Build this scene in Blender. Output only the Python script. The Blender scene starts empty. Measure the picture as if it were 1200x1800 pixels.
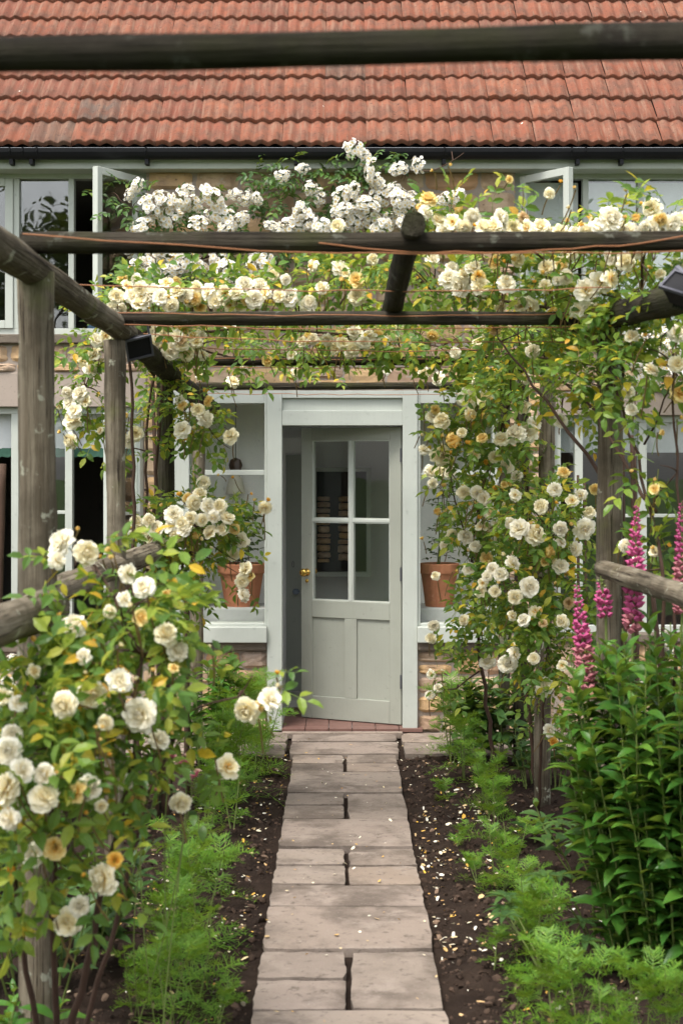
import bpy, bmesh, math, random
import numpy as np
from mathutils import Vector, Matrix, Euler, noise

rnd = random.Random(7)
scene = bpy.context.scene
C = scene.collection
FPX, CX, CY, EYE = 2750.0, 598.0, 820.0, 1.72      # focal length in photo pixels, vanishing point, eye height

# ------------------------------------------------------------------ camera, world, sun, exposure
cam_d = bpy.data.cameras.new('camera')
cam_d.sensor_fit = 'HORIZONTAL'; cam_d.sensor_width = 24.0; cam_d.lens = 24.0 * FPX / 1200.0
cam_d.shift_x = (600 - CX) / 1200.0
cam_d.shift_y = -(900 - CY) / 1200.0
cam_d.clip_start = 0.05; cam_d.clip_end = 600
cam_d.dof.use_dof = True; cam_d.dof.focus_distance = 9.6; cam_d.dof.aperture_fstop = 5.0
cam = bpy.data.objects.new('camera', cam_d); C.objects.link(cam)
cam.location = (0, 0, EYE); cam.rotation_euler = (math.radians(90), 0, 0)
scene.camera = cam

SUN_EL, SUN_AZ = 63.0, 215.0          # degrees; azimuth clockwise from +Y (behind the camera, a little to the left)
world = bpy.data.worlds.new('World'); scene.world = world; world.use_nodes = True
wn = world.node_tree; wn.nodes.clear()
w_out = wn.nodes.new('ShaderNodeOutputWorld'); w_bg = wn.nodes.new('ShaderNodeBackground')
w_sky = wn.nodes.new('ShaderNodeTexSky'); w_sky.sky_type = 'NISHITA'; w_sky.sun_disc = False
w_sky.sun_elevation = math.radians(SUN_EL); w_sky.sun_rotation = math.radians(SUN_AZ)
w_sky.air_density = 1.0; w_sky.dust_density = 3.0; w_sky.ozone_density = 1.0
w_hs = wn.nodes.new('ShaderNodeHueSaturation'); w_hs.inputs['Saturation'].default_value = 0.20   # thin cloud: greyer than a clear sky
wn.links.new(w_sky.outputs[0], w_hs.inputs['Color']); wn.links.new(w_hs.outputs[0], w_bg.inputs[0])
w_bg.inputs[1].default_value = 0.135
wn.links.new(w_bg.outputs[0], w_out.inputs[0])
sun_d = bpy.data.lights.new('sun', 'SUN'); sun_d.energy = 1.5; sun_d.angle = math.radians(20); sun_d.color = (1, 0.94, 0.84)
sun = bpy.data.objects.new('sun', sun_d); C.objects.link(sun)
_d = Vector((math.sin(math.radians(SUN_AZ)) * math.cos(math.radians(SUN_EL)), math.cos(math.radians(SUN_AZ)) * math.cos(math.radians(SUN_EL)), math.sin(math.radians(SUN_EL))))
sun.rotation_euler = _d.to_track_quat('Z', 'Y').to_euler(); sun.location = _d * 30
scene.view_settings.view_transform = 'Standard'; scene.view_settings.look = 'None'
scene.view_settings.exposure = 1.48; scene.view_settings.gamma = 1.0; scene.view_settings.use_curve_mapping = False
scene.cycles.max_bounces = 10; scene.cycles.transparent_max_bounces = 24; scene.cycles.transmission_bounces = 6
scene.cycles.diffuse_bounces = 5
scene.cycles.use_denoising = True

# ------------------------------------------------------------------ helpers
def W(px, py, Y):                       # photo pixel + distance -> point
    return Vector(((px - CX) * Y / FPX, Y, EYE - (py - CY) * Y / FPX))
def G(px, py, z=0.0):                   # photo pixel that touches the ground at height z
    Y = (EYE - z) * FPX / (py - CY)
    return Vector(((px - CX) * Y / FPX, Y, z))
YF = 10.2                               # front plane of the house
S = YF / FPX
def fx(px): return (px - CX) * S
def fz(py): return EYE - (py - CY) * S

WM = {}
def link(o, parent=None):
    C.objects.link(o)
    if parent is not None:
        o.parent = parent
        m = WM.get(parent.name)
        if m is not None: o.matrix_parent_inverse = m.inverted()
    return o
def tag(o, label=None, cat=None, group=None, kind=None):
    if label: o['label'] = label
    if cat: o['category'] = cat
    if group: o['group'] = group
    if kind: o['kind'] = kind
    return o
def thing(name, label, cat, loc=(0, 0, 0), group=None):
    o = bpy.data.objects.new(name, None); C.objects.link(o)
    o.location = loc; o.empty_display_size = 0.1
    WM[o.name] = Matrix.Translation(Vector(loc))
    return tag(o, label, cat, group)
def part_empty(name, parent, loc=(0, 0, 0)):
    o = bpy.data.objects.new(name, None); link(o, parent); o.location = loc
    WM[o.name] = Matrix.Translation(Vector(loc)); return o

class MB:
    def __init__(s): s.v = []; s.f = []; s.m = []; s.a = None
    def add(s, verts, faces, mi=0):
        o = len(s.v); s.v.extend([tuple(p) for p in verts])
        s.f.extend([tuple(i + o for i in f) for f in faces]); s.m.extend([mi] * len(faces)); return o
    def box(s, a, b, mi=0):
        x0, y0, z0 = [min(a[i], b[i]) for i in range(3)]; x1, y1, z1 = [max(a[i], b[i]) for i in range(3)]
        v = [(x0,y0,z0),(x1,y0,z0),(x1,y1,z0),(x0,y1,z0),(x0,y0,z1),(x1,y0,z1),(x1,y1,z1),(x0,y1,z1)]
        s.add(v, [(0,3,2,1),(4,5,6,7),(0,1,5,4),(1,2,6,5),(2,3,7,6),(3,0,4,7)], mi); return s
    def tube(s, pts, rad, n=6, mi=0, cap=True):
        pts = [Vector(p) for p in pts]
        if not hasattr(rad, '__len__'): rad = [rad] * len(pts)
        o = len(s.v); up = Vector((0.13, 0.31, 0.94))
        for i, p in enumerate(pts):
            t = (pts[min(i + 1, len(pts) - 1)] - pts[max(i - 1, 0)])
            if t.length < 1e-9: t = Vector((0, 0, 1))
            t.normalize(); u = t.cross(up)
            if u.length < 0.05: u = t.cross(Vector((1, 0, 0)))
            u.normalize(); w = t.cross(u)
            for k in range(n):
                a = 2 * math.pi * k / n
                s.v.append(tuple(p + (u * math.cos(a) + w * math.sin(a)) * rad[i]))
        for i in range(len(pts) - 1):
            for k in range(n):
                a = o + i * n + k; b = o + i * n + (k + 1) % n
                s.f.append((a, b, b + n, a + n)); s.m.append(mi)
        if cap:
            s.f.append(tuple(o + k for k in range(n))[::-1]); s.m.append(mi)
            e = o + (len(pts) - 1) * n; s.f.append(tuple(e + k for k in range(n))); s.m.append(mi)
        return s
    def lathe(s, prof, c=(0, 0, 0), n=20, mi=0):
        o = len(s.v)
        for r, z in prof:
            for k in range(n):
                a = 2 * math.pi * k / n; s.v.append((c[0] + r * math.cos(a), c[1] + r * math.sin(a), c[2] + z))
        for i in range(len(prof) - 1):
            for k in range(n):
                a = o + i * n + k; b = o + i * n + (k + 1) % n
                s.f.append((a, b, b + n, a + n)); s.m.append(mi)
        return s
    def mesh(s, name, mats, smooth=False):
        me = bpy.data.meshes.new(name); me.from_pydata(s.v, [], s.f)
        for m in (mats if isinstance(mats, (list, tuple)) else [mats]): me.materials.append(m)
        if any(s.m): me.polygons.foreach_set('material_index', s.m)
        if smooth: me.polygons.foreach_set('use_smooth', [True] * len(s.f))
        if s.a is not None:
            at = me.attributes.new('tone', 'FLOAT', 'POINT'); at.data.foreach_set('value', s.a)
        me.update(); return me
    def build(s, name, mats, parent=None, smooth=False, bevel=0):
        me = s.mesh(name, mats, smooth)
        o = bpy.data.objects.new(name, me); link(o, parent)
        if bevel:
            b = o.modifiers.new('bevel', 'BEVEL'); b.width = bevel; b.segments = 2; b.limit_method = 'ANGLE'; b.angle_limit = 0.6
        return o
def place(name, me, parent, mat):       # linked-data instance at a world matrix
    o = bpy.data.objects.new(name, me); link(o, parent); o.matrix_basis = mat; return o

# ------------------------------------------------------------------ materials
def srgb(r, g, b):
    f = lambda c: ((c / 255 + 0.055) / 1.055) ** 2.4 if c > 10 else c / 255 / 12.92
    return (f(r), f(g), f(b), 1)
class MT:
    def __init__(s, name):
        s.m = bpy.data.materials.new(name); s.m.use_nodes = True; s.t = s.m.node_tree; s.t.nodes.clear()
        s.out = s.t.nodes.new('ShaderNodeOutputMaterial')
    def n(s, typ, **kw):
        nd = s.t.nodes.new(typ)
        for k, v in kw.items():
            if k in nd.inputs: nd.inputs[k].default_value = v
            else: setattr(nd, k, v)
        return nd
    def l(s, a, b): s.t.links.new(a, b)
    def coords(s, kind='Object', scale=(1, 1, 1)):
        tc = s.n('ShaderNodeTexCoord'); mp = s.n('ShaderNodeMapping'); mp.inputs['Scale'].default_value = scale
        if kind == 'World':
            g = s.n('ShaderNodeNewGeometry'); s.l(g.outputs['Position'], mp.inputs['Vector'])
        else: s.l(tc.outputs[kind], mp.inputs['Vector'])
        return mp.outputs['Vector']
    def noise(s, vec, scale, detail=4, rough=0.55, out='Fac', offset=None):
        if offset is not None:
            ad = s.n('ShaderNodeVectorMath', operation='ADD'); s.l(vec, ad.inputs[0]); s.l(offset, ad.inputs[1]); vec = ad.outputs[0]
        nd = s.n('ShaderNodeTexNoise'); nd.inputs['Scale'].default_value = scale; nd.inputs['Detail'].default_value = detail
        nd.inputs['Roughness'].default_value = rough; s.l(vec, nd.inputs['Vector']); return nd.outputs[out]
    def objrand(s, k=37.0):             # a different place in the noise for each object
        oi = s.n('ShaderNodeObjectInfo'); m = s.n('ShaderNodeMath', operation='MULTIPLY'); m.inputs[1].default_value = k
        s.l(oi.outputs['Random'], m.inputs[0]); cb = s.n('ShaderNodeCombineXYZ'); s.l(m.outputs[0], cb.inputs[0]); s.l(m.outputs[0], cb.inputs[2]); return cb.outputs[0], oi.outputs['Random']
    def ramp(s, fac, stops, interp='LINEAR'):
        r = s.n('ShaderNodeValToRGB'); cr = r.color_ramp; cr.interpolation = interp
        while len(cr.elements) < len(stops): cr.elements.new(0.5)
        for e, (p, c) in zip(cr.elements, stops): e.position = p; e.color = c if len(c) == 4 else (*c, 1)
        s.l(fac, r.inputs[0]); return r.outputs[0]
    def mix(s, fac, a, b, mode='MIX'):
        nd = s.n('ShaderNodeMix', data_type='RGBA', blend_type=mode)
        for sock, val in ((nd.inputs[0], fac), (nd.inputs[6], a), (nd.inputs[7], b)):
            if isinstance(val, (int, float, tuple)): sock.default_value = val
            else: s.l(val, sock)
        return nd.outputs[2]
    def thr(s, fac, lo, hi):            # smooth threshold
        nd = s.n('ShaderNodeMapRange', interpolation_type='SMOOTHSTEP'); s.l(fac, nd.inputs[0])
        nd.inputs[1].default_value = lo; nd.inputs[2].default_value = hi; return nd.outputs[0]
    def bump(s, h, dist=0.01, strength=0.5):
        b = s.n('ShaderNodeBump'); b.inputs['Distance'].default_value = dist; b.inputs['Strength'].default_value = strength
        s.l(h, b.inputs['Height']); return b.outputs[0]
    def pbr(s, col, rough=0.7, spec=0.3, normal=None, metal=0.0):
        p = s.n('ShaderNodeBsdfPrincipled')
        for k, v in (('Base Color', col), ('Roughness', rough), ('Metallic', metal), ('Specular IOR Level', spec)):
            if isinstance(v, (int, float, tuple)): p.inputs[k].default_value = v
            else: s.l(v, p.inputs[k])
        if normal is not None: s.l(normal, p.inputs['Normal'])
        return p.outputs[0]
    def done(s, sh): s.l(sh, s.out.inputs[0]); return s.m

def paint(name, col, rough=0.45, dirt=0.12):
    t = MT(name); v = t.coords('World'); o, r = t.objrand(5)
    n = t.noise(v, 3.0, 5); n2 = t.noise(v, 60, 3)
    c = t.mix(t.thr(n, 0.35, 0.75), col, tuple(x * (1 - dirt) for x in col[:3]) + (1,))
    c = t.mix(t.thr(t.noise(v, 22, 6), 0.62, 0.8), c, tuple(x * 0.72 for x in col[:3]) + (1,))
    br = t.noise(t.coords('World', (260, 260, 5)), 1.0, 3); c = t.mix(t.thr(br, 0.55, 0.75), c, t.mix(0.10, c, (0.10, 0.09, 0.07, 1)))
    return t.done(t.pbr(c, rough, 0.35, t.bump(t.mix(0.5, n2, br), 0.002, 0.4)))
def plain(name, col, rough=0.6, spec=0.3, metal=0.0, var=0.15):
    t = MT(name); v = t.coords('World'); n = t.noise(v, 25, 4)
    c = t.mix(n, tuple(x * (1 - var) for x in col[:3]) + (1,), tuple(min(1, x * (1 + var)) for x in col[:3]) + (1,))
    return t.done(t.pbr(c, rough, spec, t.bump(t.noise(v, 120, 3), 0.001, 0.3), metal))

def m_tile(name, grey):
    t = MT(name); v = t.coords('Object'); off, r = t.objrand(91)
    n1 = t.noise(v, 9, 6, 0.65, offset=off); n2 = t.noise(v, 45, 5, 0.7, offset=off)
    st = t.coords('Object', (48, 4.0, 10)); n3 = t.noise(st, 1.0, 5, 0.6, offset=off)
    if grey: a = t.ramp(r, [(0, (0.19, 0.13, 0.105)), (1, (0.15, 0.125, 0.115))])
    else: a = t.ramp(r, [(0, (0.30, 0.115, 0.075)), (0.3, (0.345, 0.135, 0.088)), (0.55, (0.27, 0.105, 0.075)), (0.8, (0.36, 0.15, 0.095)), (1, (0.25, 0.11, 0.085))])
    c = t.mix(t.thr(n1, 0.38, 0.66), a, (0.20, 0.105, 0.08, 1))
    c = t.mix(t.thr(n3, 0.44, 0.78), c, (0.33, 0.205, 0.155, 1))
    c = t.mix(t.thr(n2, 0.56, 0.72), c, (0.07, 0.045, 0.038, 1)); c = t.mix(1.0, c, (0.69, 0.63, 0.58, 1), 'MULTIPLY')
    c = t.mix(t.thr(t.noise(v, 130, 4, 0.6, offset=off), 0.66, 0.74), c, (0.50, 0.36, 0.29, 1))
    c = t.mix(t.thr(t.noise(v, 24, 3, 0.4, offset=off), 0.77, 0.80), c, (0.72, 0.66, 0.6, 1))   # bird droppings, lichen
    return t.done(t.pbr(c, 0.85, 0.2, t.bump(t.noise(v, 160, 5, 0.7, offset=off), 0.004, 0.7)))
def m_stone():
    t = MT('sandstone'); v = t.coords('World'); off, r = t.objrand(53)
    n1 = t.noise(v, 7, 6, 0.6, offset=off); n2 = t.noise(v, 40, 6, 0.7, offset=off)
    a = t.ramp(r, [(0, (0.40, 0.27, 0.14)), (0.25, (0.43, 0.27, 0.12)), (0.45, (0.34, 0.25, 0.16)), (0.62, (0.46, 0.33, 0.19)), (0.8, (0.31, 0.23, 0.165)), (1, (0.40, 0.22, 0.10))])
    a = t.mix(1.0, a, (1.18, 1.22, 1.38, 1), 'MULTIPLY'); c = t.mix(t.thr(n1, 0.4, 0.7), a, (0.32, 0.22, 0.145, 1))
    c = t.mix(t.thr(n2, 0.58, 0.74), c, (0.13, 0.09, 0.065, 1))
    c = t.mix(t.thr(t.noise(v, 18, 5, 0.6, offset=off), 0.6, 0.75), c, (0.44, 0.39, 0.32, 1))
    h = t.mix(0.6, t.noise(v, 28, 6, 0.7, offset=off), t.noise(v, 110, 5, 0.7))
    return t.done(t.pbr(c, 0.92, 0.15, t.bump(h, 0.007, 0.8)))
def m_mortar(name='lime_mortar', a=(0.38, 0.325, 0.275, 1), b=(0.29, 0.235, 0.20, 1), d=0.006):
    t = MT(name); v = t.coords('World'); n = t.noise(v, 6, 6, 0.65)
    c = t.mix(n, a, b); c = t.mix(t.thr(t.noise(v, 90, 4), 0.6, 0.75), c, tuple(x * 0.6 for x in b[:3]) + (1,))
    return t.done(t.pbr(c, 0.95, 0.1, t.bump(t.noise(v, 140, 5, 0.7), d, 0.8)))
def m_slab():
    t = MT('paving_concrete'); v = t.coords('World'); off, r = t.objrand(77)
    a = t.ramp(r, [(0, (0.30, 0.238, 0.194)), (0.25, (0.36, 0.292, 0.24)), (0.5, (0.26, 0.21, 0.175)), (0.75, (0.335, 0.268, 0.225)), (1, (0.31, 0.24, 0.188))])
    c = t.mix(t.thr(t.noise(v, 3.2, 7, 0.65, offset=off), 0.42, 0.66), a, (0.155, 0.122, 0.10, 1))
    c = t.mix(t.thr(t.noise(v, 5.5, 6, 0.62, offset=off), 0.52, 0.68), c, (0.35, 0.285, 0.24, 1))
    c = t.mix(t.thr(t.noise(v, 26, 6, 0.7, offset=off), 0.54, 0.70), c, (0.15, 0.118, 0.097, 1))
    c = t.mix(t.thr(t.noise(v, 80, 5, 0.7), 0.60, 0.72), c, (0.40, 0.345, 0.305, 1))
    c = t.mix(1.0, c, (0.82, 0.825, 0.83, 1), 'MULTIPLY')
    return t.done(t.pbr(c, 0.85, 0.25, t.bump(t.mix(0.5, t.noise(v, 22, 6, 0.65, offset=off), t.noise(v, 130, 4, 0.7)), 0.008, 0.8)))
def m_soil():
    t = MT('dark_soil'); v = t.coords('World')
    c = t.mix(t.thr(t.noise(v, 5, 6, 0.6), 0.35, 0.7), (0.026, 0.017, 0.013, 1), (0.048, 0.032, 0.024, 1))
    c = t.mix(t.thr(t.noise(v, 45, 6, 0.7), 0.5, 0.75), c, (0.022, 0.014, 0.010, 1))
    return t.done(t.pbr(c, 0.95, 0.12, t.bump(t.noise(v, 75, 7, 0.75), 0.02, 0.9)))
def m_wood(name, dark=1.0, algae=0.5):
    t = MT(name); off, r = t.objrand(61); v = t.coords('Object', (1, 1, 1)); st = t.coords('Object', (30, 30, 1.3)); st2 = t.coords('Object', (95, 95, 2.0)); K = lambda *c: tuple(x * dark for x in c) + (1,)
    g = t.noise(st, 1.0, 6, 0.68, offset=off); g2 = t.noise(st2, 1.0, 5, 0.65, offset=off)
    a = t.mix(t.thr(g, 0.32, 0.66), K(0.25, 0.215, 0.16), K(0.095, 0.074, 0.05))
    a = t.mix(t.thr(t.noise(v, 4.5, 5, 0.6, offset=off), 0.45, 0.62), a, t.mix(0.55, a, K(0.055, 0.045, 0.03)))
    a = t.mix(t.thr(g2, 0.56, 0.64), a, K(0.030, 0.022, 0.016))
    a = t.mix(t.thr(t.noise(v, 2.6, 5, 0.6, offset=off), 0.60 - 0.2 * algae, 0.80 - 0.2 * algae), a, t.mix(0.65, a, K(0.15, 0.165, 0.05)))
    a = t.mix(t.thr(t.noise(v, 13, 6, 0.65, offset=off), 0.60, 0.66), a, K(0.36, 0.36, 0.28))
    return t.done(t.pbr(a, 0.9, 0.15, t.bump(t.mix(0.5, g, g2), 0.03, 1.0)))
def m_leaf(name, stops, trans=0.3, rough=0.42, bright=1.0):
    t = MT(name); g = t.n('ShaderNodeNewGeometry'); oi = t.n('ShaderNodeObjectInfo')
    ad = t.n('ShaderNodeMath', operation='ADD'); t.l(g.outputs['Random Per Island'], ad.inputs[0]); t.l(oi.outputs['Random'], ad.inputs[1])
    fr = t.n('ShaderNodeMath', operation='FRACT'); t.l(ad.outputs[0], fr.inputs[0])
    c = t.ramp(fr.outputs[0], [(p, tuple(x * bright for x in cc)) for p, cc in stops])
    v = t.coords('World'); n = t.noise(v, 55, 4, 0.6)
    c = t.mix(t.thr(n, 0.45, 0.75), c, t.mix(0.3, c, (0.12, 0.13, 0.02, 1)))
    pb = t.n('ShaderNodeBsdfPrincipled'); t.l(c, pb.inputs['Base Color']); pb.inputs['Roughness'].default_value = rough; pb.inputs['Specular IOR Level'].default_value = 0.35
    t.l(t.bump(t.noise(v, 240, 2), 0.001, 0.4), pb.inputs['Normal'])
    tr = t.n('ShaderNodeBsdfTranslucent'); c2 = t.mix(0.5, c, (0.34, 0.40, 0.04, 1)); t.l(c2, tr.inputs[0])
    mx = t.n('ShaderNodeMixShader'); mx.inputs[0].default_value = trans; t.l(pb.outputs[0], mx.inputs[1]); t.l(tr.outputs[0], mx.inputs[2])
    return t.done(mx.outputs[0])
def m_petal(name, stops, trans=0.35, tintvar=0.05):
    t = MT(name); at = t.n('ShaderNodeAttribute', attribute_name='tone'); oi = t.n('ShaderNodeObjectInfo')
    c = t.ramp(at.outputs['Fac'], stops)
    k = t.n('ShaderNodeMath', operation='MULTIPLY'); t.l(oi.outputs['Random'], k.inputs[0]); k.inputs[1].default_value = tintvar
    c = t.mix(k.outputs[0], c, (0.84, 0.55, 0.20, 1))
    df = t.n('ShaderNodeBsdfDiffuse'); t.l(c, df.inputs[0]); tr = t.n('ShaderNodeBsdfTranslucent'); t.l(c, tr.inputs[0])
    mx = t.n('ShaderNodeMixShader'); mx.inputs[0].default_value = trans; t.l(df.outputs[0], mx.inputs[1]); t.l(tr.outputs[0], mx.inputs[2])
    return t.done(mx.outputs[0])
def m_glass(name, ior=1.8, tint=(0.93, 0.95, 0.94, 1)):
    t = MT(name); F0 = ((ior - 1) / (ior + 1)) ** 2; gm = t.n('ShaderNodeNewGeometry')
    def mth(op, a_, b_=None):
        nd = t.n('ShaderNodeMath', operation=op)
        for i_, q in enumerate((a_, b_)):
            if q is None: continue
            if isinstance(q, (int, float)): nd.inputs[i_].default_value = q
            else: t.l(q, nd.inputs[i_])
        return nd.outputs[0]
    dt = t.n('ShaderNodeVectorMath', operation='DOT_PRODUCT'); t.l(gm.outputs['Normal'], dt.inputs[0]); t.l(gm.outputs['Incoming'], dt.inputs[1])
    fr = mth('ADD', mth('MULTIPLY', mth('POWER', mth('SUBTRACT', 1.0, mth('ABSOLUTE', dt.outputs['Value'])), 5.0), 1.0 - F0), F0)
    v = t.coords('World'); nm = t.bump(t.noise(v, 3.0, 2), 0.004, 0.25)
    tr = t.n('ShaderNodeBsdfTransparent'); tr.inputs[0].default_value = tint; gl = t.n('ShaderNodeBsdfGlossy'); gl.inputs['Roughness'].default_value = 0.01
    t.l(nm, gl.inputs['Normal'])
    mx = t.n('ShaderNodeMixShader'); t.l(fr, mx.inputs[0]); t.l(tr.outputs[0], mx.inputs[1]); t.l(gl.outputs[0], mx.inputs[2])
    return t.done(mx.outputs[0])
def m_island(name, stops, rough=0.8, trans=0.0):
    t = MT(name); g = t.n('ShaderNodeNewGeometry'); c = t.ramp(g.outputs['Random Per Island'], stops)
    return t.done(t.pbr(c, rough, 0.2))

M = {}
M['trim'] = paint('pale_sage_paint', (0.455, 0.48, 0.437, 1), 0.45, 0.10)
M['doorpaint'] = paint('grey_sage_door_paint', (0.31, 0.32, 0.275, 1), 0.42, 0.10)
M['white_in'] = paint('white_interior_paint', (0.86, 0.855, 0.83, 1), 0.7, 0.04)
M['sage_in'] = paint('inner_sage_paint', (0.38, 0.40, 0.35, 1), 0.6, 0.08)
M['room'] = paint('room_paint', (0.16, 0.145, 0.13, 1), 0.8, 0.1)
M['tile'] = m_tile('clay_roof_tile', False); M['tile_grey'] = m_tile('weathered_roof_tile', True)
M['stone'] = m_stone(); M['mortar'] = m_mortar()
M['render'] = m_mortar('lintel_render', (0.36, 0.30, 0.255, 1), (0.30, 0.25, 0.215, 1), 0.002)
M['coping'] = m_mortar('mossy_coping', (0.25, 0.20, 0.16, 1), (0.09, 0.08, 0.065, 1), 0.01)
M['slab'] = m_slab(); M['soil'] = m_soil()
M['wood'] = m_wood('weathered_log', 0.95, 0.4); M['wood_dark'] = m_wood('dark_mossy_log', 0.25, 0.8); M['wood_black'] = m_wood('near_black_mossy_log', 0.15, 0.9); M['wood_grey'] = m_wood('grey_log', 1.15, 0.1)
M['cane'] = plain('rose_cane_bark', (0.075, 0.045, 0.032, 1), 0.8, 0.2, 0, 0.4)
M['stem'] = plain('green_stem', (0.13, 0.17, 0.045, 1), 0.5, 0.3, 0, 0.3)
M['rstem'] = plain('reddish_shoot', (0.20, 0.13, 0.055, 1), 0.5, 0.3, 0, 0.3)
M['black'] = plain('black_plastic', (0.010, 0.010, 0.012, 1), 0.5, 0.18, 0, 0.2)
M['dgrey'] = plain('dark_grey_metal', (0.09, 0.09, 0.11, 1), 0.4, 0.5, 0.3, 0.2)
M['copper'] = plain('rusty_wire', (0.30, 0.13, 0.06, 1), 0.6, 0.4, 0.2, 0.3)
M['brass'] = plain('brass', (0.62, 0.40, 0.10, 1), 0.22, 0.5, 1.0, 0.1)
M['bluegl'] = plain('blue_glass_knob', (0.22, 0.27, 0.34, 1), 0.15, 0.6, 0, 0.2)
M['glass'] = m_glass('window_glass', 2.0); M['glass_clear'] = m_glass('porch_glass', 1.45, (0.97, 0.98, 0.97, 1))
M['terracotta'] = plain('terracotta', (0.42, 0.17, 0.095, 1), 0.85, 0.15, 0, 0.25)
M['quarry'] = plain('red_quarry_tile', (0.16, 0.085, 0.07, 1), 0.5, 0.35, 0, 0.25)
M['blind'] = plain('white_blind', (0.72, 0.74, 0.75, 1), 0.9, 0.1, 0, 0.06)
M['blindtrim'] = plain('green_lace', (0.08, 0.17, 0.125, 1), 0.9, 0.1, 0, 0.4)
M['cloth_blue'] = plain('blue_cushion', (0.18, 0.30, 0.45, 1), 0.9, 0.1, 0, 0.4)
M['ledge'] = plain('grey_ledge', (0.42, 0.42, 0.41, 1), 0.8, 0.2, 0, 0.12)
M['shade'] = plain('cream_lamp_shade', (0.68, 0.64, 0.52, 1), 0.6, 0.3, 0, 0.06)
M['grass'] = plain('lawn', (0.05, 0.085, 0.02, 1), 0.9, 0.1, 0, 0.5)
ROSEG = [(0.0, (0.04, 0.10, 0.018)), (0.25, (0.06, 0.14, 0.024)), (0.50, (0.10, 0.185, 0.03)), (0.76, (0.18, 0.26, 0.035)), (0.92, (0.30, 0.31, 0.04)), (0.975, (0.56, 0.40, 0.03)), (1.0, (0.48, 0.25, 0.03))]
M['leaf_rose'] = m_leaf('rose_leaf', ROSEG, 0.48, 0.40, 1.42)
M['leaf_wall'] = m_leaf('rambler_leaf', [(0, (0.022, 0.06, 0.014)), (0.5, (0.04, 0.10, 0.02)), (0.85, (0.07, 0.15, 0.026)), (1, (0.14, 0.2, 0.035))], 0.25)
M['leaf_phlox'] = m_leaf('phlox_leaf', [(0, (0.03, 0.105, 0.018)), (0.5, (0.05, 0.155, 0.022)), (0.85, (0.085, 0.21, 0.028)), (1, (0.14, 0.28, 0.04))], 0.36, 0.36)
M['leaf_dark'] = m_leaf('dark_leaf', [(0, (0.03, 0.075, 0.02)), (0.5, (0.045, 0.11, 0.03)), (1, (0.08, 0.16, 0.035))], 0.25)
M['leaf_cosmos'] = m_leaf('cosmos_frond', [(0, (0.07, 0.19, 0.018)), (0.5, (0.115, 0.27, 0.022)), (0.85, (0.17, 0.33, 0.03)), (1, (0.23, 0.37, 0.04))], 0.42, 0.5)
M['leaf_tree'] = m_leaf('tree_leaf', [(0, (0.02, 0.045, 0.012)), (1, (0.05, 0.09, 0.02))], 0.2)
M['p_cream'] = m_petal('cream_petal', [(0, (0.86, 0.52, 0.08)), (0.34, (0.93, 0.74, 0.30)), (0.60, (0.95, 0.87, 0.58)), (1, (0.96, 0.92, 0.76))], 0.22)
M['p_white'] = m_petal('ivory_petal', [(0, (0.86, 0.60, 0.16)), (0.32, (0.94, 0.83, 0.46)), (0.6, (0.96, 0.91, 0.74)), (1, (0.96, 0.93, 0.82))], 0.22, 0.05)
M['p_yellow'] = m_petal('yellow_petal', [(0, (0.76, 0.40, 0.04)), (0.4, (0.88, 0.62, 0.15)), (1, (0.92, 0.78, 0.40))], .25)
M['p_gold'] = m_petal('gold_petal', [(0, (0.74, 0.32, 0.03)), (0.5, (0.88, 0.50, 0.06)), (1, (0.92, 0.66, 0.18))])
M['p_spent'] = m_petal('spent_petal', [(0, (0.42, 0.22, 0.06)), (0.5, (0.66, 0.45, 0.20)), (1, (0.74, 0.58, 0.36))])
M['p_wall'] = m_petal('white_petal', [(0, (0.70, 0.45, 0.08)), (0.22, (0.80, 0.70, 0.42)), (0.4, (0.82, 0.80, 0.75)), (1, (0.84, 0.825, 0.80))], 0.3, 0.03)
M['p_lupin'] = m_petal('lupin_floret', [(0, (0.56, 0.13, 0.27)), (0.6, (0.52, 0.10, 0.25)), (1, (0.70, 0.30, 0.45))], 0.3, 0.0)
M['p_lupin_old'] = m_petal('faded_lupin_floret', [(0, (0.52, 0.16, 0.24)), (1, (0.55, 0.28, 0.26))], 0.3, 0.0)
M['p_pink'] = m_petal('honeysuckle_petal', [(0, (0.45, 0.06, 0.14)), (0.5, (0.62, 0.22, 0.28)), (1, (0.84, 0.66, 0.55))], 0.3, 0.0)
M['fallen'] = m_island('fallen_petals', [(0, (0.82, 0.78, 0.70)), (0.35, (0.80, 0.72, 0.52)), (0.55, (0.62, 0.46, 0.24)), (0.75, (0.45, 0.28, 0.14)), (0.9, (0.70, 0.42, 0.06)), (1, (0.35, 0.19, 0.10))])
M['clod'] = m_island('soil_clods', [(0, (0.022, 0.014, 0.010)), (0.6, (0.05, 0.032, 0.023)), (0.93, (0.085, 0.055, 0.04)), (1, (0.25, 0.17, 0.12))], 0.95)

# ================================================================== GROUND, PATH
b = MB(); b.add([(-150, -150, -0.075), (150, -150, -0.075), (150, 150, -0.075), (-150, 150, -0.075)], [(0, 1, 2, 3)])
tag(b.build('ground', M['grass']), kind='structure')

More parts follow.
